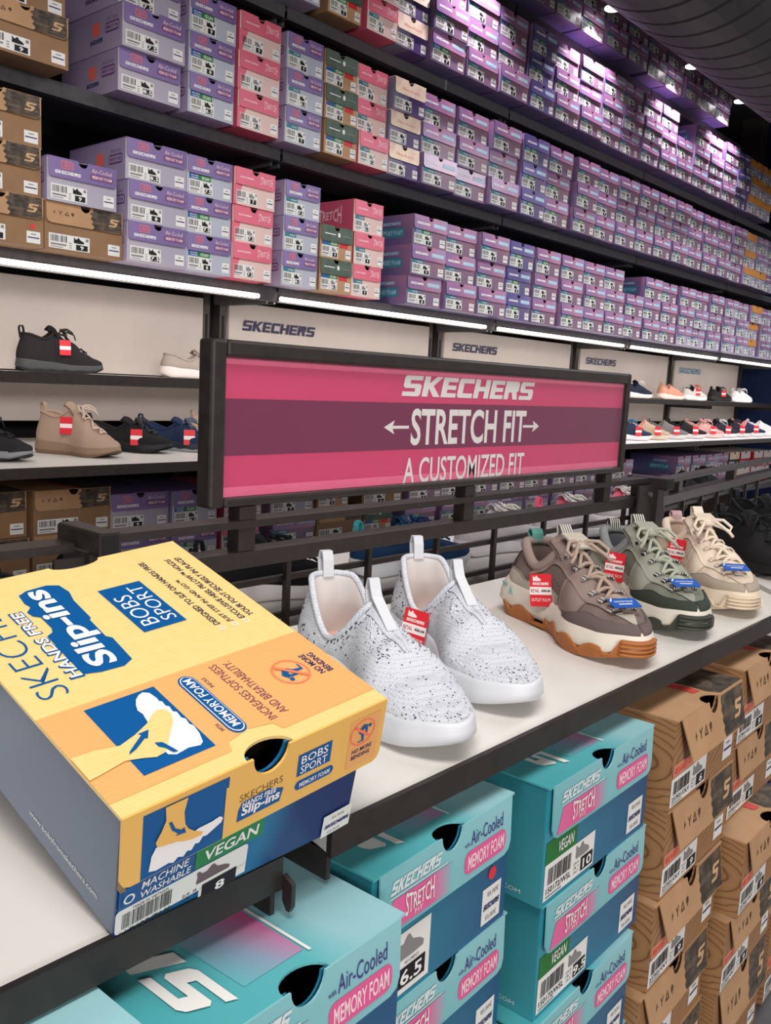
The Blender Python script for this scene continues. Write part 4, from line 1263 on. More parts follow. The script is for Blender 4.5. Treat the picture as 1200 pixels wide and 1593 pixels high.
# foam pill and lines
d_poly(b, pg, rrect(A(.086), B(.488), A(.342), B(.552), A(.03), B(.031), 6), BLU, 2)
d_poly(b, pg, rrect(A(.091), B(.493), A(.337), B(.547), A(.027), B(.027), 6), WHT, 3)
d_poly(b, pg, rrect(A(.094), B(.496), A(.334), B(.544), A(.025), B(.025), 6), BLU, 4)
d_text(b, pg, 'MEMORY FOAM', A(.110), B(.504), A(.322), B(.536), WHT, 5, 0, .01, 4)
d_text(b, pg, 'INSOLE', A(.268), B(.458), A(.312), B(.472), INK, 2, 0, 0, 2)
d_text(b, pg, 'WITH', A(.112), B(.560), A(.142), B(.574), INK, 2, 0, 0, 2)
d_text(b, pg, 'INCREASES SOFTNESS', A(.086), B(.382), A(.346), B(.414), mat('plum_print', (120, 70, 92), .4), 2, 0, 0, 3)
d_text(b, pg, 'AND BREATHABILITY.', A(.092), B(.330), A(.342), B(.362), mat('plum_print', (120, 70, 92)), 2, 0, 0, 3)
def bending(mb, fr, cx, cy, rx, ry, sx=1.0, lay=2):
    """ring, slash and a stooping figure"""
    d_ring(mb, fr, cx, cy, rx, ry, rx * .12, ry * .12, CORAL, lay)
    q = lambda u, v: (cx + u * rx * sx, cy + v * ry)
    d_poly(mb, fr, ell(*q(.52, .34), rx * .13, ry * .13, 12), BLU, lay + 1)
    d_poly(mb, fr, [q(.40, .42), q(.05, .60), q(-.30, .34), q(-.34, .05), q(-.10, -.18), q(-.02, -.62), q(-.34, -.62), q(-.34, -.70), q(.12, -.70), q(.10, -.18), q(-.08, .06), q(.05, .22), q(.20, .18), q(.22, -.22), q(.34, -.24), q(.36, .20), q(.30, .34)], BLU, lay + 1)
    d_poly(mb, fr, [q(-.72, .52), q(-.60, .66), q(.72, -.52), q(.60, -.66)], CORAL, lay + 2)
bending(b, pg, A(.218), B(.187), A(.055), B(.070), -1.0)
d_text(b, pg, 'NO MORE', A(.170), B(.078), A(.266), B(.104), INK, 2, 0, .02, 3)
d_text(b, pg, 'BENDING', A(.168), B(.044), A(.262), B(.070), INK, 2, 0, .02, 3)
# brand lines on the yellow field
d_poly(b, pg, P([(.567, .480), (.817, .480), (.817, .305), (.567, .305)]), BLU, 1)
d_text(b, pg, 'BOBS', A(.592), B(.395), A(.760), B(.462), WHT, 2, 0, -.006, 3)
d_text(b, pg, 'SPORT', A(.592), B(.322), A(.795), B(.380), WHT, 2, 0, -.006, 3)
blk = mat('blue_black_print', (24, 40, 70), .4)
for i, (tx, a0, a1, q0, q1, bullet) in enumerate([('DESIGNED TO SLIP ON HANDS FREE.', .505, .915, .212, .238, 1), ('JUST STEP IN AND GO™.', .500, .775, .156, .182, 1), ('EXCLUSIVE HEEL PILLOW™ HOLDS', .500, .895, .104, .130, 1), ('YOUR FOOT SECURELY IN PLACE!', .500, .892, .060, .086, 0)]):
    d_text(b, pg, tx, A(a0), B(q0), A(a1), B(q1), blk, 1, .1, .012, 2)
    if bullet:
        d_ring(b, pg, A(.484), B((q0 + q1) / 2), A(.010), B(.012), A(.003), B(.004), WHT, 1, 12)
# Slip-ins lettering with a blue outline
for bd, m_, ly in ((.11, BLU, 1), (.0, None, 0)):
    pass
d_poly(b, pg, P([(.475, .775), (.462, .72), (.458, .64), (.475, .600), (.585, .590), (.60, .605), (.690, .600), (.700, .590), (.800, .585), (.85, .570), (.895, .580), (.910, .62), (.905, .70), (.890, .735), (.845, .742), (.82, .735), (.80, .76), (.775, .755), (.76, .735), (.70, .735), (.68, .745), (.67, .770), (.56, .775)]), BLU, 1)
d_text(b, pg, 'Slip-ins', A(.480), B(.612), A(.890), B(.738), WHT, 3, .06, .030, 4)
d_text(b, pg, 'HANDS FREE', A(.466), B(.772), A(.812), B(.822), BLU, 1, .06, .05, 3)
d_text(b, pg, 'HANDS FREE', A(.472), B(.777), A(.806), B(.817), WHT, 2, .06, .015, 3)
d_text(b, pg, 'SKECHERS', A(.425), B(.850), A(.96), B(.945), BLU, 1, 0, -.018, 4)
# flap
FH = .445 * YH
af = .05
v = Vector((0, math.sin(af), math.cos(af)))
ff = Fr(Vector((0, -.0046, YH)) - v * FH, (1, 0, 0), v, .0003)
arc3 = [(YW * .5 + NR * math.cos(math.pi * i / 14), FH - NR * 1.1 * math.sin(math.pi * i / 14)) for i in range(15)]
b.prism([(.0, .006), (.002, .002), (.006, 0), (YW - .006, 0), (YW - .002, .002), (YW, .006), (YW, FH)] + arc3 + [(0, FH)], ff, .0018, YELF)
G = lambda a, c: (a * YW, (c - 1) * YH + FH)
d_poly(b, ff, [G(.062, .56), G(.345, .56), G(.345, .965), G(.062, .965)], BLU, 1)
d_poly(b, ff, [G(.335, .56), G(.345, .558), G(.345, .9), G(.335, .9)], YELF, 2)
d_poly(b, ff, [G(*q) for q in [(.085, .60), (.092, .69), (.105, .735), (.15, .715), (.20, .70), (.245, .725), (.29, .725), (.318, .735), (.330, .715), (.325, .69), (.30, .67), (.275, .65), (.262, .655), (.25, .625), (.236, .632), (.225, .60), (.21, .61), (.198, .585), (.18, .60), (.165, .578), (.15, .592), (.11, .585)]], WHT, 3)
d_poly(b, ff, [G(*q) for q in [(.128, .965), (.132, .88), (.118, .82), (.102, .77), (.108, .735), (.135, .722), (.165, .715), (.195, .69), (.225, .675), (.255, .672), (.26, .69), (.232, .72), (.208, .76), (.196, .80), (.190, .88), (.200, .965)]], YELF, 4)
d_poly(b, ff, [G(*q) for q in [(.140, .86), (.152, .80), (.172, .765), (.165, .755), (.200, .745), (.193, .785), (.184, .777), (.163, .805), (.150, .86)]], BLU, 5)
d_text(b, ff, 'SKECHERS', *G(.39, .755), *G(.555, .80), mat('olive_print', (120, 96, 60), .4), 1, 0, 0, 3)
d_poly(b, ff, [G(.385, .625), G(.55, .625), G(.562, .71), G(.50, .755), G(.40, .745), G(.388, .70)], BLU, 1)
d_text(b, ff, 'HANDS FREE', *G(.40, .708), *G(.53, .745), WHT, 2, .1, .02, 2)
d_text(b, ff, 'Slip-ins', *G(.398, .635), *G(.545, .715), WHT, 2, .1, .03, 3)
d_poly(b, ff, [G(.612, .735), G(.755, .735), G(.755, .885), G(.612, .885)], BLU, 1)
d_text(b, ff, 'BOBS', *G(.625, .815), *G(.738, .870), WHT, 2, 0, .006, 2)
d_text(b, ff, 'SPORT', *G(.625, .748), *G(.738, .803), WHT, 2, 0, .006, 2)
d_poly(b, ff, rrect(*G(.610, .635), *G(.775, .700), .0035, .0035, 5), BLU, 1)
d_text(b, ff, 'MEMORY FOAM', *G(.628, .652), *G(.757, .684), WHT, 2, 0, .01, 2)
d_poly(b, ff, [G(.835, .60), G(.975, .60), G(.975, .945), G(.835, .945)], ORA, 1)
bending(b, ff, *G(.895, .838), .0115, .0100, 1.0)
d_text(b, ff, 'NO MORE', *G(.855, .698), *G(.948, .728), INK, 2, 0, .02, 2)
d_text(b, ff, 'BENDING', *G(.855, .655), *G(.942, .685), INK, 2, 0, .02, 2)
b.build('lid', YB_)
b = MB()
b.box((-.001 + .004, -.0035, YH * .50), (.006, .0015, YH - .003), KRAFTD)
b.build('corner_tuck', YB_)

# ------------------------------------------------------------------ shoes
def lerp(a, b, t):
    return a + (b - a) * t
def curve(tab, t):
    """smooth interpolation through (t, value) pairs"""
    if t <= tab[0][0]:
        return tab[0][1]
    for (a, va), (b, vb) in zip(tab, tab[1:]):
        if t <= b:
            q = (t - a) / (b - a)
            q = q * q * (3 - 2 * q)
            return va + (vb - va) * q
    return tab[-1][1]
class Last:
    """the two guiding curves of a shoe: the line where the upper meets the sole and the top line"""
    def __init__(s, L=.27, wid=.050, heel_h=.085, dip_h=.062, throat_h=.105, throat_x=.40, toe_h=.036, vamp=((0, 1), (1, .4)), ms_h=.034, ms_t=.020, collar_w=.030,
                 bend=.006, heel_lean=.010, ankle=0.0, fat=1.0, toe_pt=1.0, flat=.62, vm=(.62, .24)):
        s.__dict__.update(locals())
    def half(s, t):
        base = curve([(0, .66), (.14, .70), (.42, .60), (.70, 1.0), (.86, .90), (1, .72)], t) * s.wid
        if t < .12:
            base *= math.sqrt(max(0, 1 - (1 - t / .12) ** 2))
        if t > .66:
            q = (t - .66) / .34
            base *= max(0, 1 - q ** (2.5 * s.toe_pt)) ** .5
        return base
    def mid(s, t):
        return s.bend * math.sin(math.pi * min(1, max(0, t))) * 1.0 - s.bend * .8 * max(0, t - .6) * 2.5
    def zs(s, t):
        """top of the sole"""
        return curve([(0, s.ms_h + .002), (.3, s.ms_h - .003), (.62, s.ms_t), (.85, s.ms_t + .001), (1, s.ms_t + .005)], t)
    def zb(s, t):
        q = 0
        if t < .10:
            q += .008 * (1 - t / .10) ** 2
        if t > .72:
            q += .016 * ((t - .72) / .28) ** 2
        return q
    def S(s, u, side):
        """sole line, u 0 heel .. 1 toe"""
        xt = s.throat_x * 1.02
        if u < .5:
            t = xt * (1 - math.cos(math.pi * u))
        else:
            t = xt + (1 - xt) * math.sin(math.pi / 2 * (u - .5) * 2)
        return Vector((t * s.L, side * s.half(t) + s.mid(t), s.zs(t))), t
    def T(s, u, side):
        if u < .5:
            f = u * 2
            ph = math.pi * f
            xa = s.heel_lean / s.L
            t = xa + (s.throat_x - xa) * (1 - math.cos(ph)) / 2
            g = s.collar_w * (max(0, math.sin(ph)) ** .75) * (1 - .25 * f)
            h = curve([(0, s.heel_h), (.22, s.heel_h - .001), (.58, s.dip_h), (1, s.throat_h)], f)
            h = h if s.ankle == 0 else max(h, s.ankle)
            return Vector((t * s.L, side * g + s.mid(t), h)), t
        f = (u - .5) * 2
        t = lerp(s.throat_x, .962, math.sin(math.pi / 2 * f))
        q = (t - s.throat_x) / (.962 - s.throat_x)
        h = lerp(s.toe_h, s.throat_h, curve([(0, 1.0), (.30, s.vm[0]), (.62, s.vm[1]), (.85, .06), (1, 0.0)], q))
        if q > .8:
            h -= (q - .8) / .2 * .002
        return Vector((t * s.L, s.mid(t), h)), t
    def P(s, u, v, side):
        a, ta = s.S(u, side)
        d, td = s.T(u, side)
        e = .004
        p0, _ = s.S(max(0, u - e), side)
        p1, _ = s.S(min(1, u + e), side)
        tg = (p1 - p0)
        n = Vector((tg.y, -tg.x, 0))
        if n.length < 1e-7:
            n = Vector((-1, 0, 0))
        n.normalize()
        # outward
        if n.y * side < 0 and abs(n.y) > .05:
            n = -n
        if u < .02:
            n = Vector((-1, side * .15, 0)).normalized()
        if u > .985:
            n = Vector((1, side * .15, 0)).normalized()
        hgt = max(.004, d.z - a.z)
        k = min(1, max(0, (u - .42) / .16))
        k = k * k * (3 - 2 * k)
        b = a + n * (.005 * s.fat) + Vector((0, 0, hgt * lerp(.36, .62, k)))
        c1 = d + n * .004 - Vector((0, 0, hgt * .36))
        flat = Vector((a.x - d.x, a.y - d.y, 0)) * s.flat
        c2 = d + flat + Vector((0, 0, .001))
        c = c1.lerp(c2, k)
        w_ = 1 - v
        return a * (w_ ** 3) + b * (3 * w_ * w_ * v) + c * (3 * w_ * v * v) + d * (v ** 3)
    def Nrm(s, u, v, side):
        e = .01
        pu = s.P(min(.999, u + e), v, side) - s.P(max(.001, u - e), v, side)
        pv = s.P(u, min(1, v + e), side) - s.P(u, max(0, v - e), side)
        n = pu.cross(pv)
        if n.length < 1e-9:
            return Vector((0, 0, 1))
        n.normalize()
        c = s.P(u, v, side)
        if n.z < 0 and v > .7 and u > .5:
            n = -n
        elif v <= .7 or u <= .5:
            cen = Vector((min(max(c.x, .03), s.L * .8), s.mid(.5), .02))
            if n.dot(c - cen) < 0:
                n = -n
        return n

def upper_mesh(la, m_up, NU=72, NV=14):
    b = MB()
    for side in (1, -1):
        vs = []
        for i in range(NU + 1):
            for j in range(NV + 1):
                vs.append(la.P(i / NU, j / NV, side))
        fs = []
        for i in range(NU):
            for j in range(NV):
                q = (i * (NV + 1) + j, (i + 1) * (NV + 1) + j, (i + 1) * (NV + 1) + j + 1, i * (NV + 1) + j + 1)
                fs.append(q if side < 0 else q[::-1])
        b.add(vs, fs, m_up)
    return b
def lining_mesh(la, m, m_in, NU=28):
    """inside of the shoe: lining walls and insole"""
    b = MB()
    loop = [la.T(.5 * i / NU, 1)[0] for i in range(NU + 1)] + [la.T(.5 * i / NU, -1)[0] for i in range(NU - 1, 0, -1)]
    n = len(loop)
    cx = sum(p.x for p in loop) / n
    cy = sum(p.y for p in loop) / n
    rings = []
    for sc, zf in ((.99, 0), (.90, .10), (.86, .5), (.95, .85), (.92, 1.0)):
        r = []
        for p in loop:
            zin = la.ms_h + .004
            x = cx + (p.x - cx) * sc
            y = cy + (p.y - cy) * sc
            if zf > .4:
                x = lerp(x, cx + (p.x - cx) * 1.06, (zf - .4))
                y = lerp(y, cy + (p.y - cy) * 1.05, (zf - .4))
            r.append(Vector((max(x, .012), y, lerp(p.z - .001, zin, zf))))
        rings.append(r)
    vs = [p for r in rings for p in r]
    fs = []
    for k in range(len(rings) - 1):
        for i in range(n):
            j = (i + 1) % n
            fs.append((k * n + i, k * n + j, (k + 1) * n + j, (k + 1) * n + i))
    b.add(vs, fs, m)
    b.add(rings[-1], [list(range(n))], m_in)
    return b
def collar_mesh(la, m, r=.006, a=0.0, NU=26):
    b = MB()
    pts = [la.T(.5 * i / NU, 1)[0] for i in range(NU + 1)] + [la.T(.5 * i / NU, -1)[0] for i in range(NU - 1, 0, -1)]
    b.tube([p + Vector((0, 0, -r * .35)) for p in pts], r, m, 10, True)
    return b
def patch(b, la, u0, u1, vlo, vhi, m, off=.0014, side=1, nu=26, nv=6):
    """an overlay panel following the upper between two v curves"""
    grid = []
    for i in range(nu + 1):
        q = i / nu
        u = lerp(u0, u1, q)
        row = []
        for j in range(nv + 1):
            v = lerp(vlo(q), vhi(q), j / nv)
            e = off
            row.append(la.P(u, v, side) + la.Nrm(u, v, side) * e)
        grid.append(row)
    # rim sinks into the surface
    def sink(i, j):
        q = i / nu
        u = lerp(u0, u1, q)
        v = lerp(vlo(q), vhi(q), j / nv)
        return la.P(u, v, side) - la.Nrm(u, v, side) * .0012
    vs = [p for r in grid for p in r]
    W_ = nv + 1
    fs = []
    for i in range(nu):
        for j in range(nv):
            f_ = (i * W_ + j, (i + 1) * W_ + j, (i + 1) * W_ + j + 1, i * W_ + j + 1)
            fs.append(f_ if side < 0 else f_[::-1])
    rim = [(i, 0) for i in range(nu + 1)] + [(nu, j) for j in range(1, nv + 1)] + [(i, nv) for i in range(nu - 1, -1, -1)] + [(0, j) for j in range(nv - 1, 0, -1)]
    o = len(vs)
    vs += [sink(i, j) for i, j in rim]
    n = len(rim)
    for k in range(n):
        l = (k + 1) % n
        a0, a1 = rim[k][0] * W_ + rim[k][1], rim[l][0] * W_ + rim[l][1]
        fs.append((a0, a1, o + l, o + k))
    b.add(vs, fs, m)
def sole_loop(la, NU=64):
    out = []
    for side in (1, -1):
        seq = range(NU + 1) if side > 0 else range(NU - 1, 0, -1)
        for i in seq:
            u = i / NU
            p, t = la.S(u, side)
            e = .004
            p0, _ = la.S(max(0, u - e), side)
            p1, _ = la.S(min(1, u + e), side)
            tg = p1 - p0
            n = Vector((tg.y, -tg.x, 0)).normalized()
            if n.y * side < 0:
                n = -n
            if u < .02:
                n = Vector((-1, 0, 0))
            if u > .985:
                n = Vector((1, 0, 0))
            out.append((p, t, n, u, side))
    return out
def loft(b, rings, m, cap0=True, cap1=True):
    n = len(rings[0])
    vs = [p for r in rings for p in r]
    fs = []
    for k in range(len(rings) - 1):
        for i in range(n):
            j = (i + 1) % n
            fs.append((k * n + i, k * n + j, (k + 1) * n + j, (k + 1) * n + i))
    if cap0:
        fs.append(list(range(n - 1, -1, -1)))
    if cap1:
        fs.append([(len(rings) - 1) * n + i for i in range(n)])
    b.add(vs, fs, m)
def midsole_mesh(la, m, flare=.004, lip=.005, groove=0, zbase=0.0, NU=64, heel_ext=0.0, gm=None):
    b = MB()
    lp = sole_loop(la, NU)
    rings = []
    prof = [(-.006, 0.0), (flare * .3, .06), (flare * 1.0, .30), (flare * .8, .55), (flare * .55, .85), (.0012, 1.0), (-.002, 1.02), (-.008, .8), (-.012, .5)]
    if groove:
        prof = [(-.006, 0.0), (flare * .3, .06)]
        for k in range(groove):
            z = .14 + .66 * k / groove
            prof += [(flare, z), (flare, z + .40 / groove), (flare - .0016, z + .48 / groove), (flare - .0016, z + .60 / groove)]
        prof += [(flare * .7, .88), (.0012, 1.0), (-.002, 1.03)]
    for off, zf in prof:
        r = []
        for p, t, n, u, sd in lp:
            zlo = max(la.zb(t), zbase)
            ztop = la.zs(t) + lip
            ext = heel_ext * max(0, 1 - t / .10) * (1 - abs(zf - .45)) if heel_ext else 0
            q = p + n * (off + ext)
            r.append(Vector((q.x, q.y, lerp(zlo, ztop, zf))))
        rings.append(r)
    loft(b, rings, m)
    return b
def outsole_mesh(la, m, zfun, off=.0032, NU=120, thick_in=.012):
    """shell around the foot of the sole whose upper edge follows zfun(t, side)"""
    b = MB()
    lp = sole_loop(la, NU)
    R0, R1, R2, R3 = [], [], [], []
    for p, t, n, u, sd in lp:
        zlo = la.zb(t) - .0005
        zt = max(zlo + .001, zfun(t, sd))
        R0.append(Vector((p.x, p.y, zlo)) - n * thick_in)
        a = p + n * (off * .6)
        R1.append(Vector((a.x, a.y, zlo)))
        a = p + n * off
        R2.append(Vector((a.x, a.y, lerp(zlo, zt, .75))))
        R3.append(Vector((a.x, a.y, zt)))
    R4 = [r - lp[i][2] * .008 for i, r in enumerate(R3)]
    loft(b, [R0, R1, R2, R3, R4], m, True, False)
    return b
def strap(b, pts, wid, th, m, wdir):
    """flat strip along points"""
    wdir = Vector(wdir).normalized()
    n = len(pts)
    vs, fs = [], []
    for i, p in enumerate(pts):
        p = Vector(p)
        t = (Vector(pts[min(i + 1, n - 1)]) - Vector(pts[max(i - 1, 0)])).normalized()
        nn = t.cross(wdir).normalized()
        for a, c in ((-1, -1), (1, -1), (1, 1), (-1, 1)):
            vs.append(p + wdir * (a * wid / 2) + nn * (c * th / 2))
    for i in range(n - 1):
        for k in range(4):
            l = (k + 1) % 4
            fs.append((i * 4 + k, i * 4 + l, (i + 1) * 4 + l, (i + 1) * 4 + k))
    fs += [(3, 2, 1, 0), tuple((n - 1) * 4 + k for k in range(4))]
    b.add(vs, fs, m)
def heel_tab(la, m, h=.022, w_=.014, r=.006):
    b = MB()
    p, _ = la.T(0, 1)
    pts = [p + Vector((-.004, 0, -.014)), p + Vector((-.0065, 0, .002)), p + Vector((-.008, 0, h * .6)), p + Vector((-.005, 0, h)), p + Vector((.001, 0, h)), p + Vector((.004, 0, h * .6)), p + Vector((.006, 0, -.004))]
    strap(b, pts, w_, .0018, m, (0, 1, 0))
    return b
def tongue_tab(la, m, h=.026, w_=.013, back=.006):
    b = MB()
    p, _ = la.T(.5, 1)
    q, _ = la.T(.575, 1)
    pts = [q + Vector((0, 0, .002)), p + Vector((.004, 0, .006)), p + Vector((.000, 0, h * .6)), p + Vector((-back * .6, 0, h)), p + Vector((-back, 0, h)), p + Vector((-back - .004, 0, h * .5)), p + Vector((-back, 0, -.004))]
    strap(b, pts, w_, .0018, m, (0, 1, 0))
    return b
def tongue_mesh(la, m, h=.02, w_=.040, L_=.06):
    """padded tongue rising out of the throat"""
    b = MB()
    p, _ = la.T(.5, 1)
    rows = []
    for k in range(7):
        q = k / 6
        x = lerp(p.x + L_, p.x - .012, q)
        uu = .5 + .5 * .95 * max(0, (x - p.x)) / (la.L * .972 - p.x)
        z = (la.T(min(.99, uu), 1)[0].z if x > p.x else p.z) + lerp(.002, h, q)
        ww = w_ * lerp(.75, 1.0, q) / 2 * (1 if q < .95 else .86)
        row = []
        for j in range(7):
            y = lerp(-ww, ww, j / 6)
            row.append(Vector((x - .004 * abs(j - 3) / 3, la.mid(x / la.L) + y, z - .010 * (abs(j - 3) / 3) ** 2)))
        rows.append(row)
    th = Vector((-.004, 0, -.004))
    vs = [q for r in rows for q in r]
    o = len(vs)
    vs += [q + th for r in rows for q in r]
    fs = []
    for i in range(6):
        for j in range(6):
            a = (i * 7 + j, (i + 1) * 7 + j, (i + 1) * 7 + j + 1, i * 7 + j + 1)
            fs.append(a)
            fs.append(tuple(o + q for q in a[::-1]))
    rim = [(i, 0) for i in range(7)] + [(6, j) for j in range(1, 7)] + [(i, 6) for i in range(5, -1, -1)] + [(0, j) for j in range(5, 0, -1)]
    for k in range(len(rim)):
        l = (k + 1) % len(rim)
        a0, a1 = rim[k][0] * 7 + rim[k][1], rim[l][0] * 7 + rim[l][1]
        fs.append((a0, a1, o + a1, o + a0))
    b.add(vs, fs, m)
    return b
def lace_rows(la, n=5, u0=.54, u1=.78, v=.80):
    return [(lerp(u0, u1, k / (n - 1)), v) for k in range(n)]
def lace_mesh(la, m, n=5, u0=.535, u1=.76, v=.80, r=.0022, lift=.009, cross=True, bow=True, end=.05):
    b = MB()
    rows = lace_rows(la, n, u0, u1, v)
    def arc(pa, pb, lf, k=7):
        out = []
        for i in range(k + 1):
            q = i / k
            p = pa.lerp(pb, q)
            mid_u = .5
            p = p + Vector((0, 0, lf * math.sin(math.pi * q)))
            out.append(p)
        return out
    for i, (u, vv) in enumerate(rows):
        a = la.P(u, vv, 1) + la.Nrm(u, vv, 1) * .0022
        c = la.P(u, vv, -1) + la.Nrm(u, vv, -1) * .0022
        crown = la.T(u, 1)[0].z
        lf = max(.003, crown - (a.z + c.z) / 2 + lift)
        b.tube(arc(a, c, lf), r, m, 7)
        if cross and i < len(rows) - 1:
            u2 = rows[i + 1][0]
            d = la.P(u2, vv, -1) + la.Nrm(u2, vv, -1) * .0022
            e = la.P(u2, vv, 1) + la.Nrm(u2, vv, 1) * .0022
            lf2 = max(.003, (crown + la.T(u2, 1)[0].z) / 2 - (a.z + d.z) / 2 + lift + .001)
            b.tube(arc(a, d, lf2), r, m, 7)
            if i % 2 == 0:
                b.tube(arc(c, e, lf2 + .002), r, m, 7)
    if bow:
        u, vv = rows[0]
        crown = la.T(u, 1)[0]
        k = crown + Vector((.006, 0, lift + .004))
        for sd in (1, -1):
            loop = [k, k + Vector((.004, sd * .010, .006)), k + Vector((.010, sd * .022, .006)), k + Vector((.020, sd * .031, -.003)), k + Vector((.024, sd * .027, -.009)), k + Vector((.016, sd * .015, -.004)), k]
            b.tube(loop, r, m, 7)
            tail = [k, k + Vector((.012, sd * .010, .003)), k + Vector((.028, sd * .024, -.010)), k + Vector((.030, sd * .030, -.014 - end * .5))]
            b.tube(tail, r, m, 7)
        b.tube([k + Vector((0, -.005, 0)), k + Vector((.002, 0, .003)), k + Vector((0, .005, 0))], r * 1.7, m, 7)
    return b
TAGRED = mat('tag_red', (214, 40, 52), 0.45)
TAGWH = mat('tag_white', (240, 226, 224), 0.45)
TAGBLUE = mat('tag_blue', (24, 86, 176), 0.3)
def tag_mesh(detail=True, w_=.030, h=.042, price='€62,99'):
    """red outlet ticket; origin at the top middle, face towards -y"""
    b = MB()
    f = Fr((-w_ / 2, -.0006, -h), (1, 0, 0), (0, 0, 1), .0002)
    b.prism(rrect(0, 0, w_, h, .002, .002, 3), f, .0008, TAGRED)
    d_rect(b, f, 0, h * .36, w_, h * .60, TAGWH, 1)
    if detail:
        d_shoe(b, f, w_ * .14, h * .78, w_ * .52, h * .95, TAGWH, 1)
        d_wordmark(b, f, w_ * .12, h * .66, w_ * .88, h * .74, TAGWH, 1, .2)
        d_text(b, f, 'RETAIL', w_ * .06, h * .43, w_ * .44, h * .53, mat('tag_ink', (150, 40, 46), .5), 2, 0, .01, 2)
        d_text(b, f, '€85,00', w_ * .54, h * .43, w_ * .94, h * .53, BLACK, 2, 0, .01, 2)
        d_rect(b, f, w_ * .52, h * .475, w_ * .96, h * .487, BLACK, 3)
        d_text(b, f, 'OUTLET ' + price, w_ * .06, h * .14, w_ * .94, h * .26, TAGWH, 1, 0, .0, 2)
    return b
TAGMESH = {}
def hang_tag(pos, normal, label, detail=True, scale=1.0, roll=0.0, price='€62,99'):
    key = (detail, price)
    if key not in TAGMESH:
        TAGMESH[key] = tag_mesh(detail, price=price).mesh('price_tag')
    o = put(TAGMESH[key], 'price_tag', None, pos)
    n = Vector(normal).normalized()
    zax = Vector((0, 0, 1))
    y = -n
    x = y.cross(zax).normalized()
    z = x.cross(y).normalized()
    M = Matrix((x, y, z)).transposed()
    M = M @ Matrix.Rotation(roll, 3, 'Y')
    o.rotation_euler = M.to_euler()
    o.scale = (scale,) * 3
    return tag(o, label, 'price tag', 'red outlet price tags')

# ---- families of shoes
def shoe_root(label, cat_group, heel, ang, z):
    """heel point on the table and heading of the toe (degrees)"""
    return thing('sneaker', label, 'shoe', (heel[0], heel[1], z), math.radians(ang), cat_group)
GEMD = mat('dark_rhinestone', (84, 88, 98), 0.12, 0.9, 0.5)
GEML = mat('silver_rhinestone', (190, 196, 206), 0.08, 1.0, 0.9)
def knit_dots(name, a, c, scale):
    m = mat(name, a, .85, .2)
    tc = N(m, 'ShaderNodeTexCoord')
    t = N(m, 'ShaderNodeTexVoronoi')
    t.inputs['Scale'].default_value = scale
    t.inputs['Randomness'].default_value = 0.25
    L(m, tc.outputs['Object'], t.inputs['Vector'])
    L(m, ramp(m, [(.18, c), (.42, a)], t.outputs[0]), bsdf(m).inputs['Base Color'])
    bp = N(m, 'ShaderNodeBump')
    bp.inputs['Strength'].default_value = .5
    bp.inputs['Distance'].default_value = .0008
    L(m, t.outputs[0], bp.inputs['Height'])
    L(m, bp.outputs[0], bsdf(m).inputs['Normal'])
    return m
KNITW = knit_dots('white_knit', (204, 208, 214), (168, 174, 184), 360)
LINW = mat('white_lining', (208, 203, 199), .9, .2)
INSP = mat('peach_insole', (226, 176, 158), .8, .2)
EVA = mat('white_foam_sole', (212, 215, 220), .55, .4)
TABG = mat('grey_white_tab', (208, 211, 215), .8, .2)
WL = dict(flat=.54, vm=(.60, .22), L=.278, wid=.048, heel_h=.106, dip_h=.055, throat_h=.096, throat_x=.42, toe_h=.037, ms_h=.036, ms_t=.023, collar_w=.034, bend=.005, heel_lean=.018, fat=1.15)
def rhinestone_shoe(label, heel, ang, seed):
    la = Last(**WL)
    t = shoe_root(label, 'white rhinestone slip-ons', heel, ang, TZ + .0012)
    upper_mesh(la, KNITW, 84, 16).build('upper', t, True)
    midsole_mesh(la, EVA, .005, .006, 0).build('midsole', t, True)
    collar_mesh(la, KNITW, .0034).build('collar', t, True)
    lining_mesh(la, LINW, INSP).build('lining', t, True)
    for side in (1, -1):
        b = MB()
        patch(b, la, .505, .64, lambda q: .74 + .22 * q, lambda q: .985, fabric('white_knit_panel', (214, 218, 226), 1100, 1.0), .0012, side, 16, 5)
        b.build('vamp_panel', t, True)
    heel_tab(la, TABG, .022, .012).build('heel_tab', t)
    tongue_tab(la, TABG, .023, .0115).build('tongue_tab', t)
    rr_ = random.Random(seed)
    b = MB()
    cnt = 0
    def gem(u, v, side, r, m):
        p = la.P(u, v, side)
        n = la.Nrm(u, v, side)
        tn = n.orthogonal().normalized()
        bn = n.cross(tn)
        ring = [p + n * .0002 + (tn * math.cos(k * math.pi / 3) + bn * math.sin(k * math.pi / 3)) * r for k in range(6)]
        b.add(ring + [p + n * (r * .75)], [(k, (k + 1) % 6, 6) for k in range(6)], m)
    for side in (1, -1):
        for _ in range(85):
            # quarter panel and heel: dark stones, dense
            gem(rr_.uniform(.08, .50), rr_.uniform(.18, .90), side, rr_.uniform(.0008, .0016), GEMD if rr_.random() < .75 else GEML)
        for _ in range(90):
            gem(rr_.uniform(.50, .64), rr_.uniform(.55, .98), side, rr_.uniform(.0006, .0011), rr_.choice([GEMD, GEML, GEML]))
        for _ in range(120):
            gem(rr_.uniform(.5, .95), rr_.uniform(.15, 1.0), side, rr_.uniform(.0005, .0010), rr_.choice([GEMD, GEML]))
    o = b.build('rhinestones', t)
    o['kind'] = 'stuff'
    return t, la
def on_shoe(t, la, u, v, side, off=.004):
    M = Matrix.Translation(t.location) @ t.rotation_euler.to_matrix().to_4x4()
    p = M @ (la.P(u, v, side) + la.Nrm(u, v, side) * off)
    n = M.to_3x3() @ la.Nrm(u, v, side)
    return p, n
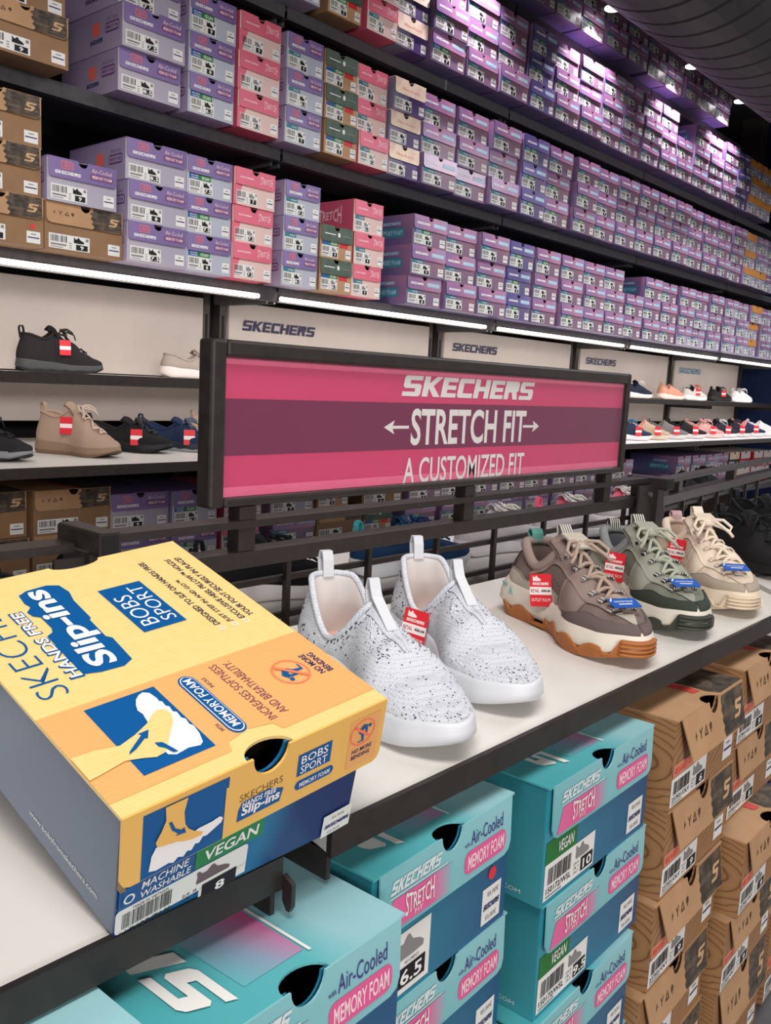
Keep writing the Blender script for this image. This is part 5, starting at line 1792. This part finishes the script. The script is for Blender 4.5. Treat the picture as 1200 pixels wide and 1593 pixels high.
def tag_on(t, la, u, v, side, label, detail=True, scale=1.0, roll=0.0, price='€62,99', yaw=0.0):
    """hang a ticket on the shoe flank: upper edge touches the shoe"""
    p, n = on_shoe(t, la, u, v, side, .005)
    n = Vector((n.x, n.y, 0)).normalized() + Vector((-p.x, -p.y, 0)).normalized() * 1.6
    n.z = .25
    n = Matrix.Rotation(yaw, 3, 'Z') @ n
    p = p + Vector((n.x, n.y, 0)).normalized() * .011
    return hang_tag(p, n, label, detail, scale, roll, price)

HL = dict(L=.276, wid=.047, heel_h=.104, dip_h=.078, throat_h=.110, throat_x=.37, toe_h=.048, ms_h=.042, ms_t=.030, collar_w=.031, bend=.006, heel_lean=.027, fat=1.2)
def stripes(name, a, c, scale=400):
    if name in MATS:
        return MATS[name]
    m = mat(name, a, .8, .2)
    tc = N(m, 'ShaderNodeTexCoord')
    wv = N(m, 'ShaderNodeTexWave', bands_direction='Y')
    wv.inputs['Scale'].default_value = scale / 10
    L(m, tc.outputs['Object'], wv.inputs['Vector'])
    L(m, ramp(m, [(.45, a), (.55, c)], wv.outputs[0]), bsdf(m).inputs['Base Color'])
    return m
def trail_shoe(label, heel, ang, c, blue_label, scale=1.0):
    """chunky laced trail sneaker; c: dict of colours"""
    la = Last(**HL)
    n = c['n']
    t = shoe_root(label, 'trail sneakers on the white table', heel, ang, TZ + .0012)
    mesh_m = fabric(n + '_mesh', c['mesh'], 900, .9)
    quarter = fabric(n + '_suede', c['suede'], 2500, .3)
    over = fabric(n + '_overlay', c['over'], 2500, .25)
    toe_m = fabric(n + '_toe_guard', c['toe'], 2500, .2)
    pad = mat(n + '_collar', c['pad'], .85, .2)
    lin_ = mat(n + '_lining', c['lin'], .9, .2)
    mid_m = mat(n + '_midsole', c['mid'], .6, .35)
    out_m = mat(n + '_outsole', c['out'], .6, .4)
    lace_m = mat(n + '_laces', c['lace'], .85, .2)
    tab_m = stripes(n + '_webbing', c['tab'], c['tab2'], 900)
    upper_mesh(la, mesh_m).build('upper', t, True)
    # overlays
    for sd in (1, -1):
        b = MB()
        patch(b, la, .0, .17, lambda q: .30 - .28 * q, lambda q: .86 - .30 * q, fabric(n + '_heel_guard', c['heel'], 2500, .2), .002, sd, 16, 6)
        b.build('heel_guard', t, True)
    for sd in (1, -1):
        b = MB()
        patch(b, la, .15, .56, lambda q: .02, lambda q: curve([(0, .40), (.25, .52), (.55, .30), (1, .16)], q), over, .0018, sd, 30, 6)
        b.build('quarter_overlay', t, True)
    for sd in (1, -1):
        b = MB()
        patch(b, la, .30, .80, lambda q: curve([(0, .62), (.35, .52), (.75, .56), (1, .70)], q), lambda q: curve([(0, .97), (.4, .94), (.5, .93), (1, .985)], q), quarter, .0022, sd, 34, 6)
        b.build('eyestay', t, True)
    for sd in (1, -1):
        b = MB()
        patch(b, la, .58, .70, lambda q: .10, lambda q: curve([(0, .55), (1, .70)], q), quarter, .0014, sd, 12, 6)
        b.build('side_strap', t, True)
    for sd in (1, -1):
        b = MB()
        patch(b, la, .62, .99, lambda q: .0, lambda q: curve([(0, .12), (.35, .42), (.62, .52), (.85, .78), (1, .90)], q), toe_m, .0024, sd, 34, 8)
        b.build('toe_guard', t, True)
    for sd in (1, -1):
        b = MB()
        patch(b, la, .80, .93, lambda q: .78 + .1 * q, lambda q: 1.0, over, .0016, sd, 12, 4)
        b.build('vamp_stripe', t, True)
    ms_ = midsole_mesh(la, mid_m, .0085, .006, 0, .006, heel_ext=.013).build('midsole', t, True)
    def wave(tt, sd):
        if tt > .90:
            return lerp(.014, la.zs(1) - .002, min(1, max(0, (tt - .935) / .03)))
        base = .008 + .013 * abs(math.sin(tt * math.pi * 6.2 + .35)) ** .8
        if .30 < tt < .42:
            return .0052
        if tt < .07:
            base = .030 - .1 * tt
        return base
    outsole_mesh(la, out_m, wave, .0098).build('outsole', t)
    b = MB()
    lp = sole_loop(la, 64)
    tip = [q for q in lp if q[1] > .955]
    tip = sorted([q for q in tip if q[4] < 0], key=lambda q: q[3]) + sorted([q for q in tip if q[4] > 0], key=lambda q: -q[3])
    for k in range(4):
        pts = [Vector((p.x, p.y, la.zs(1) * .46 + .0048 * k)) + n * .0094 for p, tt, n, u, sd in tip]
        b.tube(pts, .0019, out_m, 7)
    b.build('toe_ridges', t, True)
    collar_mesh(la, pad, .0068).build('collar', t, True)
    lining_mesh(la, lin_, lin_).build('lining', t, True)
    def spot(b, u, v, sd, r, m, n_=6, off=.0032):
        p = la.P(u, v, sd)
        nn = la.Nrm(u, v, sd)
        tn = Vector((1, 0, 0)) - nn * nn.x
        tn.normalize()
        bn = nn.cross(tn)
        b.add([p + nn * off + (tn * math.cos(2 * math.pi * k / n_) + bn * math.sin(2 * math.pi * k / n_)) * r for k in range(n_)], [list(range(n_))], m)
    for sd in (1, -1):
        b = MB()
        for i in range(4):
            for j in range(2):
                spot(b, .535 + .016 * i, .20 + .12 * j, sd, .0013, mat('perforation', (60, 56, 54), .9, .1))
        for i in range(3):
            spot(b, .33 + .02 * i, .44 - .03 * i, sd, .0011, mat('perforation', (60, 56, 54)), 6)
        o = b.build('perforations', t)
        o['kind'] = 'stuff'
    if c.get('chip'):
        cm = mat(n + '_chip', c['chip'], .5, .3)
        lp = [q for q in sole_loop(la, 64) if q[4] < 0]
        for t0, up in ((.045, 1), (.105, 0)):
            q0 = min(lp, key=lambda q: abs(q[1] - t0))
            q1 = min(lp, key=lambda q: abs(q[1] - t0 - .05))
            b = MB()
            def pt(q, z):
                return Vector((q[0].x, q[0].y, z)) + q[2] * (.0062 + .0095 * max(0, 1 - q[1] / .10))
            za, zb_ = .030, .042
            tri = [pt(q0, zb_), pt(q1, zb_), (pt(q0, za) + pt(q1, za)) / 2] if up else [pt(q0, za), pt(q1, za), (pt(q0, zb_) + pt(q1, zb_)) / 2]
            b.add(tri + [p_ - Vector((0, 0, 0)) + q0[2] * .001 for p_ in tri], [(0, 1, 2), (3, 5, 4), (0, 1, 4, 3), (1, 2, 5, 4), (2, 0, 3, 5)], cm)
            b.build('midsole_print', ms_)
    heel_tab(la, mat(n + '_heel_tab', c['htab'], .7, .3) if c.get('htab') else tab_m, .013, .017).build('heel_tab', t)
    tg_ = tongue_mesh(la, quarter, .012, .044, .055).build('tongue', t, True)
    b = MB()
    p, _ = la.T(.5, 1)
    strap(b, [p + Vector((.010, 0, .010)), p + Vector((-.004, 0, .015)), p + Vector((-.012, 0, .024)), p + Vector((-.018, 0, .023)), p + Vector((-.016, 0, .008))], .016, .002, tab_m, (0, 1, 0))
    b.build('tongue_tab', tg_)
    b = MB()
    q = [p + Vector((.036, 0, .002)), p + Vector((.020, 0, .0105)), p + Vector((.004, 0, .0150))]
    strap(b, q, .030, .003, fabric(n + '_tongue_patch', c['over'], 2500, .2), (0, 1, 0))
    b.build('tongue_patch', tg_)
    # webbing loops, then laces
    for k, (u, v) in enumerate(lace_rows(la, 6, .535, .78, .82)):
        for sd in (1, -1):
            b = MB()
            a0 = la.P(u, .70, sd) + la.Nrm(u, .70, sd) * .003
            a1 = la.P(u, .79, sd) + la.Nrm(u, .79, sd) * .006
            a2 = la.P(u, .87, sd) + la.Nrm(u, .87, sd) * .004
            strap(b, [a0, a1, a2], .0080, .0016, tab_m, (1, 0, 0))
            b.build('lace_loop', t)
    lace_mesh(la, lace_m, 6, .535, .78, .84, .0025, .007, True, True, .006).build('laces', t, True)
    # blue card tied under the lowest laces: a thing of its own
    pz = la.T(.80, 1)[0]
    M = Matrix.Translation(t.location) @ t.rotation_euler.to_matrix().to_4x4()
    card = MB()
    f = Fr((-.019, -.010, 0), (1, 0, 0), (0, 1, 0), .0002)
    card.prism(rrect(0, 0, .038, .020, .002, .002, 3), f, .001, TAGBLUE)
    d_text(card, f, 'GOODYEAR', .006, .011, .032, .0145, WHITE, 1, .2, .01, 2)
    d_rect(card, f, .010, .006, .028, .008, WHITE, 1)
    d_poly(card, f, [(.001, .013), (.005, .0195), (.007, .0195), (.003, .013)], WHITE, 1)
    o = card.build('lace_card', None)
    tg = (la.T(.84, 1)[0] - la.T(.76, 1)[0]).normalized()
    loc = pz + Vector((.002, 0, .0135))
    x = Vector((0, 1, 0))
    y = -tg
    z = x.cross(y).normalized()
    Rm_ = Matrix((x, y, z)).transposed().to_4x4()
    o.matrix_world = M @ Matrix.Translation(loc) @ Rm_
    tag(o, blue_label, 'lace card', 'blue lace cards')
    return t, la

# ---- simple sneakers further away: every part its own mesh
def simple_shoe(label, heel, ang, z, up, sole, group, lace=None, tabc=None, hi=False, L_=.25, lin_=None, slip=False, toe=None, low=36, heeltab=True, out=None, tilt=0.0):
    kw = dict(L=L_, wid=.044, heel_h=.080, dip_h=.060, throat_h=.092, throat_x=.42, toe_h=.040, ms_h=.028, ms_t=.018, collar_w=.028, bend=.004, heel_lean=.010, fat=1.1)
    if hi:
        kw.update(heel_h=.104, dip_h=.092, throat_h=.118, throat_x=.42, collar_w=.028, heel_lean=.014)
    if slip:
        kw.update(throat_h=.080, throat_x=.50, heel_h=.074, dip_h=.056)
    la = Last(**kw)
    t = shoe_root(label, group, heel, ang, z + .0012)
    um = fabric('upper_%d_%d_%d' % up, up, 900, .6)
    sm = mat('sole_%d_%d_%d' % sole, sole, .6, .35)
    upper_mesh(la, um, low, 8).build('upper', t, True)
    midsole_mesh(la, sm, .004, .004, 0, 0, 40).build('midsole', t, True)
    if out:
        om = mat('outsole_%d_%d_%d' % out, out, .6, .35)
        outsole_mesh(la, om, lambda tt, sd: .007 + .0012 * math.sin(tt * 40), .0052, 60).build('outsole', t)
    lm = mat('lining_%d_%d_%d' % (lin_ or up), lin_ or up, .9, .2)
    collar_mesh(la, lm, .0036, NU=16).build('collar', t, True)
    lining_mesh(la, lm, lm, 14).build('lining', t, True)
    if toe:
        for sd in (1, -1):
            b = MB()
            patch(b, la, .78, 1.0, lambda q: 0, lambda q: curve([(0, .12), (.6, .5), (1, .9)], q), fabric('toe_%d_%d_%d' % toe, toe, 2000, .2), .0016, sd, 12, 4)
            b.build('toe_guard', t, True)
    if heeltab:
        heel_tab(la, mat('tab_%d_%d_%d' % (tabc or up), tabc or up, .8, .2), .020, .012).build('heel_tab', t)
    if lace:
        tongue_mesh(la, um, .012, .036, .045).build('tongue', t, True)
        lace_mesh(la, mat('lace_%d_%d_%d' % lace, lace, .85, .2), 4, .54, .74, .84, .002, .005, True, True, .02).build('laces', t, True)
    return t, la

# ------------------------------------------------------------------ shoes on the near table
def from_toe(toe, ang, L_):
    a = math.radians(ang)
    return (toe[0] - L_ * math.cos(a), toe[1] - L_ * math.sin(a))
t1, l1 = rhinestone_shoe('white rhinestone slip-on half hidden behind the yellow box', from_toe((.578, .412), 252, .275), 252, 5)
t2, l2 = rhinestone_shoe('white rhinestone slip-on with red ticket beside the taupe trail shoe', from_toe((.705, .428), 245, .275), 245, 6)
tag_on(t2, l2, .36, .80, -1, 'red outlet ticket on the right white rhinestone slip-on', roll=.1, price='€58,99')
taupe = dict(n='taupe', mesh=(124, 108, 102), suede=(142, 124, 116), over=(186, 178, 164), toe=(104, 92, 90), heel=(94, 78, 70), pad=(146, 128, 120), lin=(110, 92, 86), mid=(222, 214, 200), out=(170, 104, 52), lace=(168, 148, 134), tab=(104, 98, 96), tab2=(196, 192, 186), htab=(84, 142, 132), chip=(150, 196, 190))
olive = dict(n='sage', mesh=(122, 126, 112), suede=(150, 152, 138), over=(158, 158, 144), toe=(58, 64, 56), heel=(72, 70, 62), pad=(134, 138, 136), lin=(96, 100, 104), mid=(214, 208, 194), out=(58, 62, 54), lace=(166, 170, 154), tab=(40, 40, 40), tab2=(206, 204, 196))
cream = dict(n='cream', mesh=(222, 206, 186), suede=(226, 210, 190), over=(216, 202, 182), toe=(170, 156, 140), heel=(214, 198, 178), pad=(228, 210, 190), lin=(206, 184, 166), mid=(222, 206, 182), out=(216, 198, 172), lace=(224, 210, 192), tab=(214, 200, 182), tab2=(226, 214, 200), htab=(206, 172, 172))
h1, q1 = trail_shoe('taupe trail sneaker with gum outsole and mint heel loop', from_toe((.940, .424), 243, .276), 243, taupe, 'blue lace card on the taupe trail sneaker')
h2, q2 = trail_shoe('sage green trail sneaker with dark toe between taupe and cream ones', from_toe((1.110, .428), 235, .276), 235, olive, 'blue lace card on the sage green trail sneaker')
h3, q3 = trail_shoe('cream trail sneaker nearest the dark slit in the table', from_toe((1.280, .428), 229, .276), 229, cream, 'blue lace card on the cream trail sneaker')
tag_on(h1, q1, .47, .40, -1, 'red outlet ticket on the taupe trail sneaker', roll=-.15)
tag_on(h2, q2, .47, .50, -1, 'red outlet ticket on the sage green trail sneaker')
tag_on(h3, q3, .48, .52, -1, 'red outlet ticket on the cream trail sneaker')
BLK, BLK2 = (30, 30, 32), (22, 22, 24)
simple_shoe('black sneaker at the right edge beyond the dark slit', (1.785, .672), 229, TZ, BLK, BLK2, 'black sneakers at the right', lace=BLK, L_=.28, out=BLK2)
simple_shoe('black sneaker behind the one at the right edge', (2.10, .76), 236, TZ, BLK, BLK2, 'black sneakers at the right', lace=BLK, L_=.28)
# ---- far side of the rails
RZ = .855
GR = 'sneakers on the far table behind the rails'
simple_shoe('black sneaker with white sole behind the rails, nearest the yellow box', (.78, 1.05), -8, RZ, (24, 24, 28), (226, 222, 220), GR, lin_=(196, 168, 158), L_=.27, tabc=(24, 24, 28), lace=(24, 24, 28))
simple_shoe('second black sneaker with pale sole, half hidden by the yellow box', (.485, 1.07), -6, RZ, (24, 24, 28), (214, 196, 190), GR, L_=.27, lace=(24, 24, 28))
simple_shoe('navy sneaker with turquoise heel loop behind the rails', (1.12, 1.05), -8, RZ, (28, 58, 92), (214, 216, 220), GR, lin_=(40, 130, 150), tabc=(64, 160, 168), L_=.28, lace=(30, 60, 110))
simple_shoe('pale grey sneaker behind the rails, above the taupe sneaker', (1.44, 1.06), -6, RZ, (196, 192, 194), (216, 214, 216), GR, lace=(222, 218, 206), L_=.27, tabc=(64, 150, 160))
simple_shoe('pale grey sneaker with pink heel loop behind the rails', (1.74, 1.07), -6, RZ, (200, 194, 196), (214, 212, 214), GR, lace=(226, 222, 212), L_=.27, tabc=(236, 106, 140), lin_=(230, 120, 140))
simple_shoe('white sneaker with pink lining behind the second post', (2.05, 1.08), -4, RZ, (208, 204, 204), (222, 220, 220), GR, L_=.27, tabc=(236, 106, 140), lin_=(230, 120, 140), lace=(226, 222, 212))
for i, (x, y) in enumerate([(2.32, 1.10), (2.61, 1.14), (2.90, 1.18)]):
    simple_shoe(['black sneaker first beyond the second post behind the rails', 'black sneaker second beyond the second post behind the rails', 'black sneaker third beyond the second post behind the rails'][i], (x, y), -2 + 4 * i, RZ + .01, BLK, BLK2, GR, lace=(44, 44, 46), L_=.27)
# ---- shoes on the wall
SZ1, SZ2 = 1.1766, .9797
GW1, GW2 = 'shoes on the slim wall shelves', 'shoes on the deep white wall shelves'
def wall_tag(t, la, what, u=.55, v=.62, side=-1, yaw=0.0):
    tag_on(t, la, u, v, side, 'small red ticket on the ' + what, False, 1.0, yaw=yaw)
def toe_at(toe, ang, L_):
    return from_toe(toe, ang, L_)
a, b_ = simple_shoe('black high-top walking shoe on slim shelf at upper left', (1.190, 2.42), -5, SZ1, (38, 35, 35), (62, 62, 64), GW1, hi=True, lace=(40, 38, 40), L_=.245, out=(30, 30, 32))
wall_tag(a, b_, 'black high-top walking shoe')
a, b_ = simple_shoe('grey slip-on with white sole on slim shelf left of sign', (1.660, 2.42), -8, SZ1, (158, 146, 138), (214, 204, 200), GW1, slip=True, lace=(196, 190, 184), L_=.25, heeltab=False)
wall_tag(a, b_, 'grey slip-on left of the sign', .62, .7)
a, b_ = simple_shoe('black trail sneaker cut by the left edge of the photo', toe_at((.972, 1.915), -62, .25), -62, SZ2, (36, 35, 38), (120, 120, 124), GW2, lace=(36, 36, 38), L_=.25, toe=(40, 40, 44), out=(30, 30, 32))
a, b_ = simple_shoe('beige suede lace-up ankle shoe on the deep white shelf', toe_at((1.205, 1.930), -68, .24), -68, SZ2, (172, 146, 128), (140, 116, 96), GW2, hi=True, lace=(206, 186, 168), L_=.24, out=(120, 96, 76))
wall_tag(a, b_, 'beige suede ankle shoe', .50, .6)
a, b_ = simple_shoe('black low bungee sneaker between beige and navy shoes', toe_at((1.405, 2.00), -56, .24), -56, SZ2, (34, 33, 34), (28, 28, 30), GW2, slip=True, lace=(60, 60, 62), L_=.24, out=(22, 22, 24))
wall_tag(a, b_, 'black low bungee sneaker', .60, .6)
a, b_ = simple_shoe('navy low bungee sneaker left of the sign frame', toe_at((1.555, 1.99), -58, .24), -58, SZ2, (38, 50, 78), (42, 48, 58), GW2, slip=True, lace=(90, 100, 120), L_=.24, out=(150, 152, 156))
wall_tag(a, b_, 'navy low bungee sneaker', .62, .6)
a, b_ = simple_shoe('tan suede shoe peeking out behind the sign frame', toe_at((1.830, 2.13), -60, .24), -60, SZ2, (196, 168, 144), (206, 188, 172), GW2, lace=(206, 186, 168), L_=.24)
# right of the sign
def far_shoe(label, x, y, ang, z, up, sole, g, **kw):
    a, b_ = simple_shoe(label, (x, y), ang, z, up, sole, g, L_=.25, low=28, **kw)
    return a, b_
for lab, x, up, sole, kw, red in [
    ('navy sneaker on slim shelf just right of the sign', 4.84, (36, 40, 56), (222, 216, 212), dict(lace=(230, 230, 230)), False),
    ('salmon sneaker on slim shelf in front of the dark upright', 5.30, (206, 146, 124), (226, 206, 196), dict(), False),
    ('white and black sneaker on slim shelf right of the salmon one', 5.66, (208, 202, 194), (228, 224, 222), dict(lin_=(40, 38, 40), lace=(220, 60, 70)), True),
    ('black sneaker on slim shelf near the navy wall', 6.10, (38, 38, 40), (34, 34, 36), dict(lace=(44, 44, 46)), True),
    ('white sneaker on slim shelf, last before the navy wall', 6.50, (226, 224, 226), (232, 230, 232), dict(lace=(232, 230, 232)), False)]:
    a, b_ = far_shoe(lab, x, 2.44, -10, SZ1, up, sole, GW1, **kw)
    if red:
        wall_tag(a, b_, lab.split(' on slim')[0] + ' on the slim shelf')
for lab, x, up, sole, kw, red in [
    ('navy sneaker on deep white shelf just right of the sign', 3.87, (40, 52, 72), (222, 220, 220), dict(lace=(70, 120, 150)), True),
    ('tan knit sneaker on deep white shelf', 4.08, (178, 158, 132), (206, 190, 168), dict(lin_=(216, 160, 140)), True),
    ('grey knit sneaker on deep white shelf', 4.30, (116, 112, 108), (204, 200, 196), dict(), True),
    ('black knit sneaker with pale sole on deep white shelf', 4.54, (38, 34, 34), (206, 200, 196), dict(), True),
    ('rose pink sneaker on deep white shelf', 4.78, (204, 156, 148), (214, 190, 182), dict(lace=(222, 180, 172)), True),
    ('dark sneaker right of the rose pink one', 5.00, (44, 44, 50), (214, 210, 208), dict(lace=(210, 210, 210)), True),
    ('black sneaker third from the end of the deep white shelf', 5.22, (40, 40, 46), (206, 202, 200), dict(lace=(70, 70, 76)), True),
    ('navy sneaker with pink lining on deep white shelf', 5.45, (42, 48, 74), (216, 212, 212), dict(lin_=(232, 150, 150), tabc=(232, 150, 150)), True),
    ('white sneaker at the far end of the deep white shelf', 5.70, (222, 218, 216), (226, 222, 220), dict(), False)]:
    a, b_ = far_shoe(lab, x, 2.03, -30, SZ2, up, sole, GW2, **kw)
    if red:
        wall_tag(a, b_, lab.split(' on deep')[0], .62, .6)
